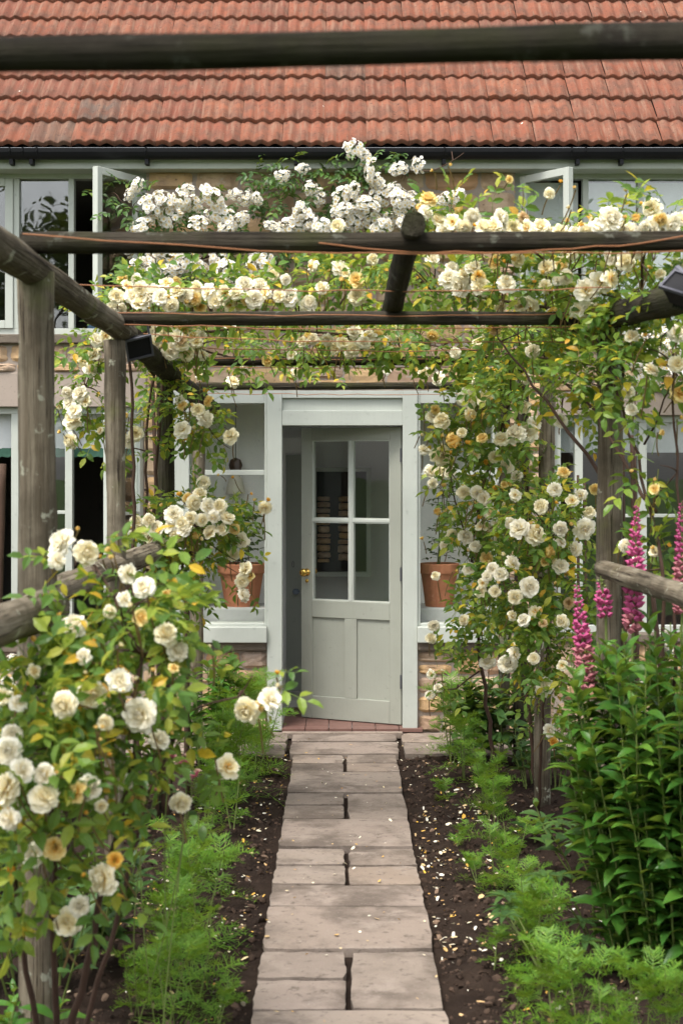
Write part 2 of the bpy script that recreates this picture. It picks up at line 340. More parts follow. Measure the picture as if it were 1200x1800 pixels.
def soil_h(x, y):
    p = Vector((x, y, 0.0))
    e_ = -0.280 - x if x < 0.03 else x - 0.336
    return -0.028 - 0.022 * math.exp(-(e_ / 0.10) ** 2) + 0.022 * noise.noise(p * 3.1) + 0.020 * noise.noise(p * 9.0) + 0.016 * abs(noise.noise(p * 23.0)) + 0.008 * noise.noise(p * 55)
def soil_bed(name, x0, x1, y0, y1, step):
    nx, ny = int((x1 - x0) / step) + 1, int((y1 - y0) / step) + 1
    b = MB()
    for j in range(ny):
        for i in range(nx):
            x = x0 + (x1 - x0) * i / (nx - 1); y = y0 + (y1 - y0) * j / (ny - 1)
            b.v.append((x, y, soil_h(x, y)))
    b.f = [(j * nx + i, j * nx + i + 1, (j + 1) * nx + i + 1, (j + 1) * nx + i) for j in range(ny - 1) for i in range(nx - 1)]
    b.m = [0] * len(b.f)
    return tag(b.build(name, M['soil'], smooth=True), kind='structure')
soil_bed('soil_bed_left', -1.75, -0.278, 3.4, 9.62, 0.022)
soil_bed('soil_bed_right', 0.333, 1.85, 3.4, 9.62, 0.022)
soil_bed('soil_bed_outer_left', -5.0, -1.75, 2.0, 9.9, 0.11)
soil_bed('soil_bed_outer_right', 1.85, 5.0, 2.0, 9.9, 0.11)
b = MB(); b.add([(-3, 1.0, -0.04), (3, 1.0, -0.04), (3, 10.1, -0.04), (-3, 10.1, -0.04)], [(0, 1, 2, 3)])
tag(b.build('soil_base', M['soil']), kind='structure')

b = MB(); b.add([(-0.275, 3.0, -0.034), (0.332, 3.0, -0.034), (0.332, 9.4, -0.034), (-0.275, 9.4, -0.034)], [(0, 1, 2, 3)])
tag(b.build('path_bed', M['soil']), kind='structure')
path = tag(bpy.data.objects.new('garden_path', None), kind='structure'); C.objects.link(path); WM[path.name] = Matrix.Identity(4)
def slab_mesh(w, d, seed):
    r = random.Random(seed); b = MB(); n = 7; zt = 0.0
    def edge(i, j):
        x = (i / (n - 1) - 0.5) * w; y = (j / (n - 1) - 0.5) * d
        if i in (0, n - 1): x += r.uniform(-.007, .004)
        if j in (0, n - 1): y += r.uniform(-.007, .004)
        if i in (0, n - 1) and j in (0, n - 1): x *= 0.985; y *= 0.985
        return x, y
    for j in range(n):
        for i in range(n):
            x, y = edge(i, j); z = r.uniform(-.0012, .0012)
            if i in (0, n - 1) or j in (0, n - 1): z -= 0.005
            b.v.append((x, y, z))
    b.f = [(j * n + i, j * n + i + 1, (j + 1) * n + i + 1, (j + 1) * n + i) for j in range(n - 1) for i in range(n - 1)]
    rim = [i for i in range(n)] + [j * n + n - 1 for j in range(1, n)] + [(n - 1) * n + i for i in range(n - 2, -1, -1)] + [j * n for j in range(n - 2, 0, -1)]
    o = len(b.v); b.v += [(b.v[k][0] * 1.003, b.v[k][1] * 1.003, -0.05) for k in rim]; L = len(rim)
    b.f += [(rim[k], o + k, o + (k + 1) % L, rim[(k + 1) % L]) for k in range(L)]
    b.m = [0] * len(b.f); return b.mesh('slab', M['slab'], smooth=False)
sl_i = [0]
def slab(x0, x1, y0, y1, gap=0.015):
    sl_i[0] += 1; r = random.Random(sl_i[0] + 40)
    me = slab_mesh(x1 - x0 - gap * .7, y1 - y0 - gap * 1.7, sl_i[0])
    m = Matrix.Translation(((x0 + x1) / 2, (y0 + y1) / 2, r.uniform(-0.004, 0.004))) @ Euler((r.uniform(-.006, .006), r.uniform(-.006, .006), r.uniform(-.006, .006))).to_matrix().to_4x4()
    return place('slab', me, path, m)
def gy(py): return EYE * FPX / (py - CY)
rows = [(1990, 'F'), (1880, 'F'), (1772, 'L2R'), (1669, 'F'), (1591, 'F'), (1553, 'S'), (1519, 'S'), (1489, 'F'), (1438, 'L2R'), (1393, 'F'), (1356, 'S'), (1340, 'S')]
XL, XM0, XM1, XR = -0.282, 0.023, 0.036, 0.338
ends = [r_[0] for r_ in rows] + [1325]
XSH = lambda y: -0.006 * (y - 5)
for k, (py, kind) in enumerate(rows):
    y0, y1 = gy(py), gy(ends[k + 1]); s_ = 0.0
    if kind == 'F': slab(XL + s_, XR + s_, y0, y1)
    elif kind == 'S': slab(XL + s_, XM0 + s_, y0, y1); slab(XM1 + s_, XR + s_, y0, y1)
    else:
        ym = (y0 + y1) / 2
        slab(XL + s_, XM0 + s_, y0, ym); slab(XL + s_, XM0 + s_, ym, y1); slab(XM1 + s_, XR + s_, y0, y1)
# terrace strip along the house
yt0, yt1, ytm = gy(1325), 10.16, gy(1303)
for (a, c) in ((-2.9, -2.2), (-2.2, -1.6), (-1.6, -1.0), (-1.0, -0.33), (-0.31, 0.36), (0.39, 0.72), (0.72, 1.35), (1.35, 1.95), (1.95, 2.6), (2.6, 3.2)):
    slab(a, c, yt0 if -0.4 < a < 0.3 else yt0 + 0.02, ytm); slab(a, c, ytm, yt1)

# ================================================================== HOUSE
house = thing('stone_cottage', 'honey stone cottage with red clay tile roof behind the rose pergola', 'house', (0, YF, 0))
# rectangles of masonry on the front, in photo pixels: x0, x1, y0, y1
REG = [(257, 905, 297, 687), (-90, 257, 604, 655), (905, 1290, 604, 690), (257, 305, 687, 715), (250, 305, 715, 1290),
       (885, 975, 690, 1290), (-90, 250, 1146, 1290), (305, 470, 1143, 1290), (733, 885, 1143, 1290), (975, 1290, 1128, 1290), (885, 905, 687, 690),
       (-420, -90, 297, 1290), (1290, 1620, 297, 1290)]
b = MB()
for (x0, x1, y0, y1) in REG: b.box((fx(x0), YF, fz(y1)), (fx(x1), YF + 0.32, fz(y0)))
wall = b.build('wall', M['mortar'], house)
stone_meshes = []
for k in range(12):
    r = random.Random(100 + k); b = MB(); n = 6
    for j in range(n):
        for i in range(n):
            u, v = i / (n - 1) * 2 - 1, j / (n - 1) * 2 - 1
            e = max(abs(u), abs(v)); x = u * 0.5; z = v * 0.5
            if e > 0.99:
                x += r.uniform(-.045, .01) * (1 if u > 0 else -1) * (abs(u) > .99); z += r.uniform(-.07, .015) * (1 if v > 0 else -1) * (abs(v) > .99)
                if abs(u) > .99 and abs(v) > .99: x *= 0.90; z *= 0.86
            y = -0.85 + r.uniform(-.16, .16) if e < 0.7 else (-0.68 + r.uniform(-.2, .15) if e < 0.99 else -0.12)
            b.v.append((x, y, z))
    b.f = [(j * n + i, j * n + i + 1, (j + 1) * n + i + 1, (j + 1) * n + i) for j in range(n - 1) for i in range(n - 1)]
    rim = [i for i in range(n)] + [j * n + n - 1 for j in range(1, n)] + [(n - 1) * n + i for i in range(n - 2, -1, -1)] + [j * n for j in range(n - 2, 0, -1)]
    o = len(b.v); b.v += [(b.v[q][0], 0.4, b.v[q][2]) for q in rim]; L = len(rim)
    b.f += [(rim[q], o + q, o + (q + 1) % L, rim[(q + 1) % L]) for q in range(L)]
    b.m = [0] * len(b.f); stone_meshes.append(b.mesh('stone', M['stone'], smooth=False))
sr = random.Random(5); n_st = 0
def lay(x0, x1, y0, y1, hh=(26, 46), ww=(40, 100)):
    y = y0 + 1
    while y < y1 - 6:
        h = sr.uniform(*hh)
        if y1 - (y + h) < 16: h = y1 - y
        x = x0 + 1
        while x < x1 - 4:
            w = sr.uniform(*ww)
            if x1 - (x + w) < 24: w = x1 - x
            cells = [(x, y, w, h)]
            if h > 33 and sr.random() < 0.25: cells = [(x, y, w, h * 0.5), (x, y + h * 0.5, w, h * 0.5)]
            for (cx_, cy_, cw, ch) in cells:
                g = sr.uniform(2.0, 4.0)
                m = Matrix.Translation((fx(cx_ + cw / 2), YF, fz(cy_ + ch / 2))) @ Matrix.Rotation(sr.uniform(-.02, .02), 4, 'Y') @ Matrix.Diagonal(((cw - g) * S * sr.choice((-1, 1)), sr.uniform(0.018, 0.032), (ch - g) * S, 1))
                place('stone', sr.choice(stone_meshes), wall, m)
            x += w
        y += h
for k, rg in enumerate(REG):
    if rg[1] - rg[0] < 30 and rg[3] - rg[2] < 10: continue
    if k >= 11: lay(*rg, (60, 80), (90, 150))
    else: lay(*rg)
# lintels, sills
def fbox(x0, x1, y0, y1, front, back, mb=None):
    mb = mb or MB(); return mb.box((fx(x0), YF - front, fz(y1)), (fx(x1), YF + back, fz(y0)))
fbox(-90, 257, 655, 715, 0.012, 0.32).build('lintel', M['render'], house, bevel=0.004)
fbox(975, 1290, 690, 730, 0.012, 0.32).build('lintel', M['render'], house, bevel=0.004)
fbox(-90, 257, 588, 604, 0.05, 0.30).build('stone_sill', M['coping'], house, bevel=0.008)
fbox(905, 1290, 588, 604, 0.05, 0.30).build('stone_sill', M['coping'], house, bevel=0.008)
fbox(-90, 250, 1131, 1146, 0.05, 0.30).build('stone_sill', M['coping'], house, bevel=0.008)
fbox(975, 1290, 1113, 1128, 0.05, 0.30).build('stone_sill', M['coping'], house, bevel=0.008)
fbox(305, 470, 1128, 1143, 0.045, 0.30).build('coping', M['coping'], house, bevel=0.010)
fbox(733, 885, 1128, 1143, 0.045, 0.30).build('coping', M['coping'], house, bevel=0.010)

# rooms behind the openings: open-fronted shells
def room(x0, x1, y0, y1, depth, mat, near=0.325, ceiling=True):
    X0, X1, Z0, Z1, Y0, Y1 = fx(x0), fx(x1), fz(y1), fz(y0), YF + near, YF + depth
    b = MB(); v = [(X0,Y0,Z0),(X1,Y0,Z0),(X1,Y1,Z0),(X0,Y1,Z0),(X0,Y0,Z1),(X1,Y0,Z1),(X1,Y1,Z1),(X0,Y1,Z1)]
    b.add(v, [(0,1,2,3),(1,5,6,2),(2,6,7,3),(3,7,4,0)] + ([(4,7,6,5)] if ceiling else [])); return b.build('room', mat, house)
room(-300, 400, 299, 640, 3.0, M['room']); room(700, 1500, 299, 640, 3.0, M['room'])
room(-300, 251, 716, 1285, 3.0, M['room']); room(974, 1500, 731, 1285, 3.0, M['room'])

# ---- windows
def bars(mb, x0, x1, y0, y1, t, front, back):     # a rectangular ring of timber, butt-jointed
    mb.box((fx(x0), YF - front, fz(y1)), (fx(x0 + t), YF + back, fz(y0)))
    mb.box((fx(x1 - t), YF - front, fz(y1)), (fx(x1), YF + back, fz(y0)))
    mb.box((fx(x0 + t), YF - front, fz(y0 + t)), (fx(x1 - t), YF + back, fz(y0)))
    mb.box((fx(x0 + t), YF - front, fz(y1)), (fx(x1 - t), YF + back, fz(y1 - t)))
def pane(parent, x0, x1, y0, y1, yo, mat=None):
    b = MB(); b.box((fx(x0), YF + yo - 0.002, fz(y1)), (fx(x1), YF + yo + 0.002, fz(y0))); return b.build('pane', mat or M['glass'], parent)
def casement(parent, hx, sgn, x_w, y0, y1, ang, t=13, bar=None, mat=None):
    """outward-opening sash: hinge at photo x hx, width x_w px towards sgn, opened by ang degrees"""
    hinge = Vector((fx(hx), YF - 0.01, 0)); d = Vector((sgn * math.cos(math.radians(ang)), -math.sin(math.radians(ang)), 0))
    n_ = Vector((-d.y, d.x, 0)); wd = x_w * S; tt = t * S; th = 0.042
    def slabq(mb, a, c, z0, z1, th_=th):
        p = [hinge + d * a - n_ * th_ / 2, hinge + d * c - n_ * th_ / 2, hinge + d * c + n_ * th_ / 2, hinge + d * a + n_ * th_ / 2]
        mb.add([(q.x, q.y, z0) for q in p] + [(q.x, q.y, z1) for q in p], [(0,3,2,1),(4,5,6,7),(0,1,5,4),(1,2,6,5),(2,3,7,6),(3,0,4,7)])
    Z0, Z1 = fz(y1), fz(y0); mb = MB()
    slabq(mb, 0, tt, Z0, Z1); slabq(mb, wd - tt, wd, Z0, Z1); slabq(mb, tt, wd - tt, Z0, Z0 + tt * 1.2); slabq(mb, tt, wd - tt, Z1 - tt, Z1)
    if bar: slabq(mb, tt, wd - tt, fz(bar + 3), fz(bar - 3), th * .8)
    mb.build('casement_frame', M['trim'], parent, bevel=0.003)
    g = MB()
    for (u, v) in ([(Z0 + tt * 1.2, Z1 - tt)] if not bar else [(Z0 + tt * 1.2, fz(bar + 3)), (fz(bar - 3), Z1 - tt)]): slabq(g, tt, wd - tt, u, v, 0.004)
    g.build('casement_pane', mat or M['glass'], parent)

# upper left
w = part_empty('window', house, (fx(80), YF, fz(578))); mb = MB(); bars(mb, -90, 257, 299, 588, 12, -0.045, 0.12)
for x in (21, 118): mb.box((fx(x), YF + 0.045, fz(576)), (fx(x + 10), YF + 0.12, fz(311)))
mb.build('frame', M['trim'], w, bevel=0.003)
mb = MB(); bars(mb, -78, 21, 311, 576, 14, -0.03, 0.08); mb.build('casement_frame', M['trim'], w, bevel=0.003)
pane(w, -64, 7, 325, 562, 0.06); pane(w, 31, 118, 311, 576, 0.085)
casement(w, 245, -1, 117, 311, 576, 58)
b = MB(); b.box((fx(130), YF + 0.5, fz(578)), (fx(190), YF + 0.8, fz(498))); b.build('cushion', M['cloth_blue'], w, bevel=0.04)
# upper right
w = part_empty('window', house, (fx(1100), YF, fz(578))); mb = MB(); bars(mb, 905, 1290, 299, 588, 12, -0.045, 0.12)
for x in (1026, 1123): mb.box((fx(x), YF + 0.045, fz(576)), (fx(x + 10), YF + 0.12, fz(311)))
mb.build('frame', M['trim'], w, bevel=0.003)
pane(w, 1036, 1123, 311, 576, 0.085); pane(w, 1133, 1278, 311, 576, 0.085)
casement(w, 917, 1, 117, 311, 576, 52)
b = MB(); b.box((fx(1030), YF + 0.16, fz(570)), (fx(1275), YF + 0.165, fz(313))); b.box((fx(922), YF + 0.16, fz(570)), (fx(1022), YF + 0.165, fz(313))); b.build('blind', M['blind'], w)
# lower left
w = part_empty('window', house, (fx(80), YF, fz(1131))); mb = MB(); bars(mb, -90, 250, 715, 1131, 12, -0.045, 0.12)
for x in (17, 112): mb.box((fx(x), YF + 0.045, fz(1119)), (fx(x + 13), YF + 0.12, fz(727)))
mb.box((fx(30), YF + 0.06, fz(904)), (fx(112), YF + 0.10, fz(898)))
mb.build('frame', M['trim'], w, bevel=0.003)
pane(w, 30, 112, 904, 1119, 0.085); pane(w, 30, 112, 727, 898, 0.085)
casement(w, 247, -1, 117, 727, 1119, 68, 11, 901)
casement(w, -82, -1, 100, 727, 1119, 75, 11, 901)
def blind(parent, x0, x1, y0, y1, yo, trim=True):
    b = MB(); n = 40; o = []
    for j, yy in enumerate((y0, (y0 + y1) / 2, y1)):
        for i in range(n + 1): b.v.append((fx(x0 + (x1 - x0) * i / n), YF + yo + 0.010 * math.sin(i * 1.3) * j / 2, fz(yy)))
    b.f = [(j * (n + 1) + i, j * (n + 1) + i + 1, (j + 1) * (n + 1) + i + 1, (j + 1) * (n + 1) + i) for j in range(2) for i in range(n)]; b.m = [0] * len(b.f)
    b.build('blind', M['blind'], parent, smooth=True)
    if trim:
        b = MB(); k = 60
        for i in range(k + 1):
            x = fx(x0 + (x1 - x0) * i / k); z = fz(y1 + 13 + 3 * abs(math.sin(i * 1.1))); b.v += [(x, YF + yo - 0.004, fz(y1 - 1)), (x, YF + yo - 0.004, z)]
        b.f = [(2 * i, 2 * i + 1, 2 * i + 3, 2 * i + 2) for i in range(k)]; b.m = [0] * k
        b.build('blind_trim', M['blindtrim'], parent)
blind(w, -80, 240, 720, 788, 0.16)
# lower right
w = part_empty('window', house, (fx(1130), YF, fz(1113))); mb = MB(); bars(mb, 975, 1290, 730, 1113, 12, -0.045, 0.12)
for x in (1012, 1125): mb.box((fx(x), YF + 0.045, fz(1101)), (fx(x + 14), YF + 0.12, fz(742)))
mb.box((fx(1139), YF + 0.06, fz(910)), (fx(1278), YF + 0.10, fz(904))); mb.box((fx(1026), YF + 0.06, fz(910)), (fx(1125), YF + 0.10, fz(904)))
mb.build('frame', M['trim'], w, bevel=0.003)
for (a, c) in ((987, 1012), (1026, 1125), (1139, 1278)):
    if a < 1000: pane(w, a, c, 742, 1101, 0.085)
    else: pane(w, a, c, 742, 904, 0.085); pane(w, a, c, 910, 1101, 0.085)
blind(w, 985, 1280, 735, 795, 0.16, False)

# ---- porch: side lights, frame, door
pf = part_empty('door_frame', house, (fx(600), YF, 0)); mb = MB()
for (u, v) in ((470, 496), (707, 733)): MB().box((fx(u), YF - 0.05, 0.004), (fx(v), YF + 0.10, fz(687))).build('post', M['trim'], pf, bevel=0.004)
for (u, v) in ((687, 700), (722, 748)): MB().box((fx(496), YF - 0.045, fz(v)), (fx(707), YF + 0.10, fz(u))).build('head_rail', M['trim'], pf, bevel=0.003)
mb = MB(); mb.box((fx(496), YF - 0.020, fz(722)), (fx(707), YF + 0.08, fz(700))); mb.build('head_panel', M['trim'], pf)
for (x0, x1, jl) in ((305, 470, 28), (733, 885, 0)):
    w = part_empty('side_light', house, (fx((x0 + x1) / 2), YF, fz(1128))); mb = MB()
    xa, xb = (x0 + 28, x1 - 5) if x0 == 305 else (x0 + 5, x1 - 20)
    mb.box((fx(x0), YF - 0.03, fz(1100)), (fx(xa), YF + 0.10, fz(687))); mb.box((fx(xb), YF - 0.03, fz(1100)), (fx(x1), YF + 0.10, fz(687)))
    mb.box((fx(xa), YF - 0.03, fz(709)), (fx(xb), YF + 0.10, fz(687))); mb.box((fx(xa), YF - 0.03, fz(1100)), (fx(xb), YF + 0.10, fz(1095)))
    mb.box((fx(xa), YF - 0.02, fz(835)), (fx(xb), YF + 0.06, fz(826)))
    mb.build('frame', M['trim'], w, bevel=0.003)
    mb = MB(); mb.box((fx(x0), YF - 0.085, fz(1128)), (fx(x1), YF + 0.12, fz(1100))); mb.build('sill', M['trim'], w, bevel=0.006)
    pane(w, xa, xb, 709, 826, 0.02, M['glass_clear']); pane(w, xa, xb, 835, 1095, 0.02, M['glass_clear'])
pr_ = room(306, 884, 689, 1284, 1.75, M['white_in'], 0.105, False)  # ceiling left off so extra sky light reaches the porch interior
MB().box((fx(310), YF + 0.34, fz(689) + .006), (fx(880), YF + 1.75, fz(689) + .012)).build('added_light_pane', M['glass_clear'], house)  # invented pane over the open porch top, added to let in brightening sky light
# porch floor tiles and threshold
pfl = part_empty('porch_floor', house, (0, YF + 0.3, 0))
tm = MB(); tm.box((-0.5, -0.5, -0.5), (0.5, 0.5, 0.5)); tme = tm.mesh('floor_tile', M['quarry'])
for i in range(6):
    for j in range(6):
        place('floor_tile', tme, pfl, Matrix.Translation((fx(496) + 0.075 + i * 0.152, YF - 0.02 + j * 0.152, 0.012 + sr.uniform(0, .002))) @ Matrix.Diagonal((0.147, 0.147, 0.02, 1)))
mb = MB(); mb.box((fx(497), YF - 0.16, -0.03), (fx(706), YF - 0.10, 0.010)); mb.build('threshold', M['slab'], pfl, bevel=0.004)
for (xa_, xb_) in ((306, 488), (716, 884)): MB().box((fx(xa_), YF + 0.62, fz(1284)), (fx(xb_), YF + 0.66, fz(690))).build('partition', M['white_in'], house)
# inner door and window inside the porch
ip = part_empty('inner_door', house, (fx(520), YF + 1.7, 0)); yo = 1.45
def ibox(mb, x0, x1, y0, y1, Ya, Yb):
    k = Ya / FPX; mb.box(((x0 - CX) * k, Ya, EYE - (y1 - CY) * k), ((x1 - CX) * k, Yb, EYE - (y0 - CY) * k)); return mb
ibox(MB(), 503, 536, 800, 1215, 11.62, 11.66).build('panel', M['sage_in'], ip, bevel=0.004)
mb = MB(); ibox(mb, 492, 502, 770, 1222, 11.60, 11.66); ibox(mb, 502, 548, 770, 796, 11.60, 11.66); mb.build('frame', M['white_in'], ip)
mb = MB(); c0 = W(520, 1040, 11.58); mb.lathe([(0.0, -0.022), (0.016, -0.02), (0.028, 0.0), (0.016, 0.02), (0.0, 0.022)], c0, 12); mb.build('knob', M['bluegl'], ip, smooth=True)
mb = MB(); c0 = W(515, 992, 11.60); mb.tube([c0 + Vector((0.008 * math.cos(a), 0, 0.022 * math.sin(a))) for a in np.linspace(0, 6.28, 14)], 0.002, 5); mb.build('latch_ring', M['dgrey'], ip)
iw = part_empty('inner_window', house, (fx(600), YF + 1.6, 1))
mb = MB(); ibox(mb, 548, 556, 822, 1014, 11.60, 11.68); ibox(mb, 644, 652, 822, 1014, 11.60, 11.68); ibox(mb, 556, 644, 822, 829, 11.60, 11.68); ibox(mb, 556, 644, 1006, 1014, 11.60, 11.68); mb.build('frame', M['sage_in'], iw)
ibox(MB(), 556, 644, 829, 1006, 11.70, 11.72).build('backing', M['black'], iw)
r2 = random.Random(3)
for (xa, xb) in ((557, 580), (594, 622)):
    yy = 872
    while yy < 985:
        h = r2.uniform(8, 15); k = 11.67 / FPX
        m = Matrix.Translation((((xa + xb) / 2 + r2.uniform(-1, 1) - CX) * k, 11.69, EYE - (yy + h / 2 - CY) * k)) @ Matrix.Diagonal(((xb - xa + r2.uniform(-3, 2)) * k, 0.03, (h - 1.5) * k, 1))
        place('stone', r2.choice(stone_meshes), iw, m); yy += h
# ledges with pots
for (xa, xb) in ((306, 470), (733, 884)):
    mb = MB(); k = 10.32 / FPX; mb.box(((xa - CX) * S, 10.32, EYE - (1128 - CY) * k), ((xb - CX) * S, 10.72, EYE - (1069 - CY) * k)); mb.build('ledge', M['ledge'], house, bevel=0.01)

# door leaf (opens inwards, hinged on the right)
door = part_empty('door', house, (fx(704), YF + 0.06, 0))
hg = Vector((fx(705.0), YF + 0.035, 0)); dth = math.radians(26); dd = Vector((-math.cos(dth), math.sin(dth), 0)); dn = Vector((dd.y, -dd.x, 0))
if dn.y > 0: dn = -dn                                # dn: outer face of the door, towards the garden
DW, DZ0, DZ1, TH = 0.735, 0.028, fz(750), 0.044
def dbox(mb, a, c, z0, z1, f, bk):                   # a,c along the leaf from the hinge; f,bk offsets along outer normal
    p = [hg + dd * a + dn * f, hg + dd * c + dn * f, hg + dd * c + dn * bk, hg + dd * a + dn * bk]
    mb.add([(q.x, q.y, z0) for q in p] + [(q.x, q.y, z1) for q in p], [(0,3,2,1),(4,5,6,7),(0,1,5,4),(1,2,6,5),(2,3,7,6),(3,0,4,7)]); return mb
ST = 0.082; zg0, zg1 = fz(1062), fz(773); zl0, zl1 = fz(1236), fz(1093)
for (u, v) in ((0, ST), (DW - ST, DW)): dbox(MB(), u, v, DZ0, DZ1, 0, -TH).build('stile', M['doorpaint'], door, bevel=0.003)
for (u, v) in ((zg1, DZ1), (zl1, zg0), (DZ0, zl0)): dbox(MB(), ST, DW - ST, u, v, 0, -TH).build('rail', M['doorpaint'], door, bevel=0.003)
mb = MB(); dbox(mb, DW / 2 - .045, DW / 2 + .045, zl0, zl1, -0.001, -TH); mb.build('muntin', M['doorpaint'], door, bevel=0.003)
for (a, c) in ((ST, DW / 2 - .045), (DW / 2 + .045, DW - ST)):
    dbox(MB(), a, c, zl0, zl1, -0.014, -TH + .01).build('panel', M['doorpaint'], door)
zb = fz(917); mb = MB(); dbox(mb, DW / 2 - .012, DW / 2 + .012, zg0, zg1, 0.0, -TH); dbox(mb, ST, DW / 2 - .012, zb - .011, zb + .011, -0.001, -TH + .001); dbox(mb, DW / 2 + .012, DW - ST, zb - .011, zb + .011, -0.001, -TH + .001)
mb.build('glazing_bar', M['trim'], door, bevel=0.003)
mb = MB()
for (a, c) in ((ST, DW / 2 - .012), (DW / 2 + .012, DW - ST)):
    for (u, v) in ((zg0, zb - .011), (zb + .011, zg1)):
        for q in ((a, a + .007, u, v), (c - .007, c, u, v), (a + .007, c - .007, u, u + .007), (a + .007, c - .007, v - .007, v)): dbox(mb, q[0], q[1], q[2], q[3], -0.006, -TH + .006)
mb.build('glazing_bead', M['trim'], door)
for (a, c) in ((ST, DW / 2 - .012), (DW / 2 + .012, DW - ST)):
    for (u, v) in ((zg0, zb - .011), (zb + .011, zg1)): dbox(MB(), a, c, u, v, -0.020, -0.024).build('pane', M['glass_clear'], door)
def along(prof, base, axis, n=16):
    mb = MB(); q = axis.to_track_quat('Z', 'Y').to_matrix()
    mb.lathe(prof, (0, 0, 0), n); mb.v = [tuple(base + q @ Vector(p)) for p in mb.v]; return mb
zk = fz(1012)
for sg in (1, -1):
    ax = dn * sg; base = hg + dd * (DW - 0.042) + (dn * 0 if sg > 0 else dn * -TH) + Vector((0, 0, zk))
    along([(0, 0), (0.026, 0), (0.026, 0.004), (0.010, 0.007), (0.009, 0.030), (0.020, 0.036), (0.028, 0.048), (0.026, 0.060), (0.014, 0.068), (0, 0.069)], base, ax).build('knob', M['brass'], door, smooth=True)
base = hg + dd * (DW - 0.044) + Vector((0, 0, zk - 0.058))
along([(0, 0), (0.013, 0), (0.013, 0.004), (0.006, 0.007), (0, 0.007)], base, dn).build('keyhole_cover', M['brass'], door, smooth=True)
for zz in (fz(800), fz(1010), fz(1200)):
    mb = MB(); mb.tube([hg + dn * 0.004 + Vector((0, 0, zz - .045)), hg + dn * 0.004 + Vector((0, 0, zz + .045))], 0.006, 8); mb.build('hinge', M['dgrey'], door)

# ---- eaves, gutter, roof
ye = 10.0
mb = MB(); k = 10.06 / FPX; mb.box((fx(-420), 10.06, EYE + (820 - 296) * k), (fx(1620), 10.09, EYE + (820 - 270) * k)); mb.build('fascia', M['trim'], house, bevel=0.004)
mb = MB(); mb.box((fx(-420), 10.09, EYE + (820 - 297) * k + .004), (fx(1620), YF + 0.3, EYE + (820 - 297) * k + .02)); mb.build('soffit', M['trim'], house)
gut = MB(); gz = EYE + (820 - 262) * 10.0 / FPX; prof = []
for i in range(9):
    a = math.pi + math.pi * i / 8; prof.append((0.055 * math.cos(a), 0.066 * math.sin(a)))
prof2 = [(x * 0.93, z * 0.93 + 0.001) for x, z in prof][::-1]
pr = prof + prof2; xa, xb = fx(-420), fx(1620)
gut.v = [(xa, 10.0 + p, gz + q) for p, q in pr] + [(xb, 10.0 + p, gz + q) for p, q in pr]; L = len(pr)
gut.f = [(i, (i + 1) % L, L + (i + 1) % L, L + i) for i in range(L)]; gut.m = [0] * L
gt = gut.build('gutter', M['black'], house)
def clip(px, wide):
    mb = MB(); X = (px - CX) * 10.0 / FPX
    for dx in ([0] if not wide else [-0.045, 0.045]):
        mb.tube([(X + dx, 10.0 + 0.056 * math.cos(a), gz + 0.056 * math.sin(a)) for a in np.linspace(math.pi * 0.98, 2.02 * math.pi, 9)], 0.007, 6)
    mb.box((X - .012, 9.985, gz - 0.095), (X + .012, 10.062, gz - 0.05)); mb.build('bracket', M['black'], gt)
for px, wd in ((20, 0), (55, 1), (258, 0), (520, 0), (780, 0), (1015, 1), (1092, 0), (1330, 0)): clip(px, wd)
roof_e = Vector((0, 9.985, EYE + (820 - 257) * 9.985 / FPX)); RT = math.radians(45); GA, TW = 0.2616, 0.2688
mb = MB(); up = Vector((0, math.cos(RT), math.sin(RT))); nr = Vector((0, -math.sin(RT), math.cos(RT)))
p0 = roof_e + up * 0.05 - nr * 0.04; p1 = p0 + up * 4.2
mb.add([(fx(-420), p0.y, p0.z), (fx(1620), p0.y, p0.z), (fx(1620), p1.y, p1.z), (fx(-420), p1.y, p1.z)], [(0, 1, 2, 3)])
roof = mb.build('roof', M['black'], house)
def tile_mesh(mat, seed):
    r = random.Random(seed); b = MB(); n = 30; Lt = GA + 0.06; th = 0.032; w0 = TW - 0.001
    def hgt(t):
        ph = (t * 3) % 1.0; return 0.019 * (0.5 - 0.5 * math.cos(2 * math.pi * ph)) ** 0.85
    for row, (yy, dz) in enumerate(((0.0, 0.0), (0.004, 0.006), (Lt, 0.0))):
        for i in range(n + 1):
            t = i / n; e = r.uniform(-.0016, .0016) if row < 2 else 0
            z = hgt(t) + th + (0.007 if t < 0.04 else 0) - (0.006 if row == 0 else 0) - (0.035 if row == 2 else 0) + e
            b.v.append(((t - 0.5) * w0, yy + (r.uniform(-.002, .002) if row < 2 else 0), z))
    o = len(b.v)
    for i in range(n + 1):
        t = i / n; b.v.append(((t - 0.5) * w0, 0.001, hgt(t) - 0.004))
    for row in range(2):
        for i in range(n): a = row * (n + 1) + i; b.f.append((a, a + 1, a + n + 2, a + n + 1))
    for i in range(n): b.f.append((o + i, o + i + 1, i + 1, i))
    b.m = [0] * len(b.f); return b.mesh('tile', mat, smooth=True)
tmesh = [tile_mesh(M['tile'], k) for k in range(5)]; gmesh = [tile_mesh(M['tile_grey'], 10 + k) for k in range(2)]
tr_ = random.Random(21)
R3 = Matrix(((1, 0, 0), (0, math.cos(RT), -math.sin(RT)), (0, math.sin(RT), math.cos(RT)))).to_4x4()
x_ref = (53 - CX) * 9.985 / FPX                    # a joint on the eaves course
greys = [(1, 165), (0, 88), (1, 1012), (2, 1000), (3, 590), (5, 300), (6, 905)]
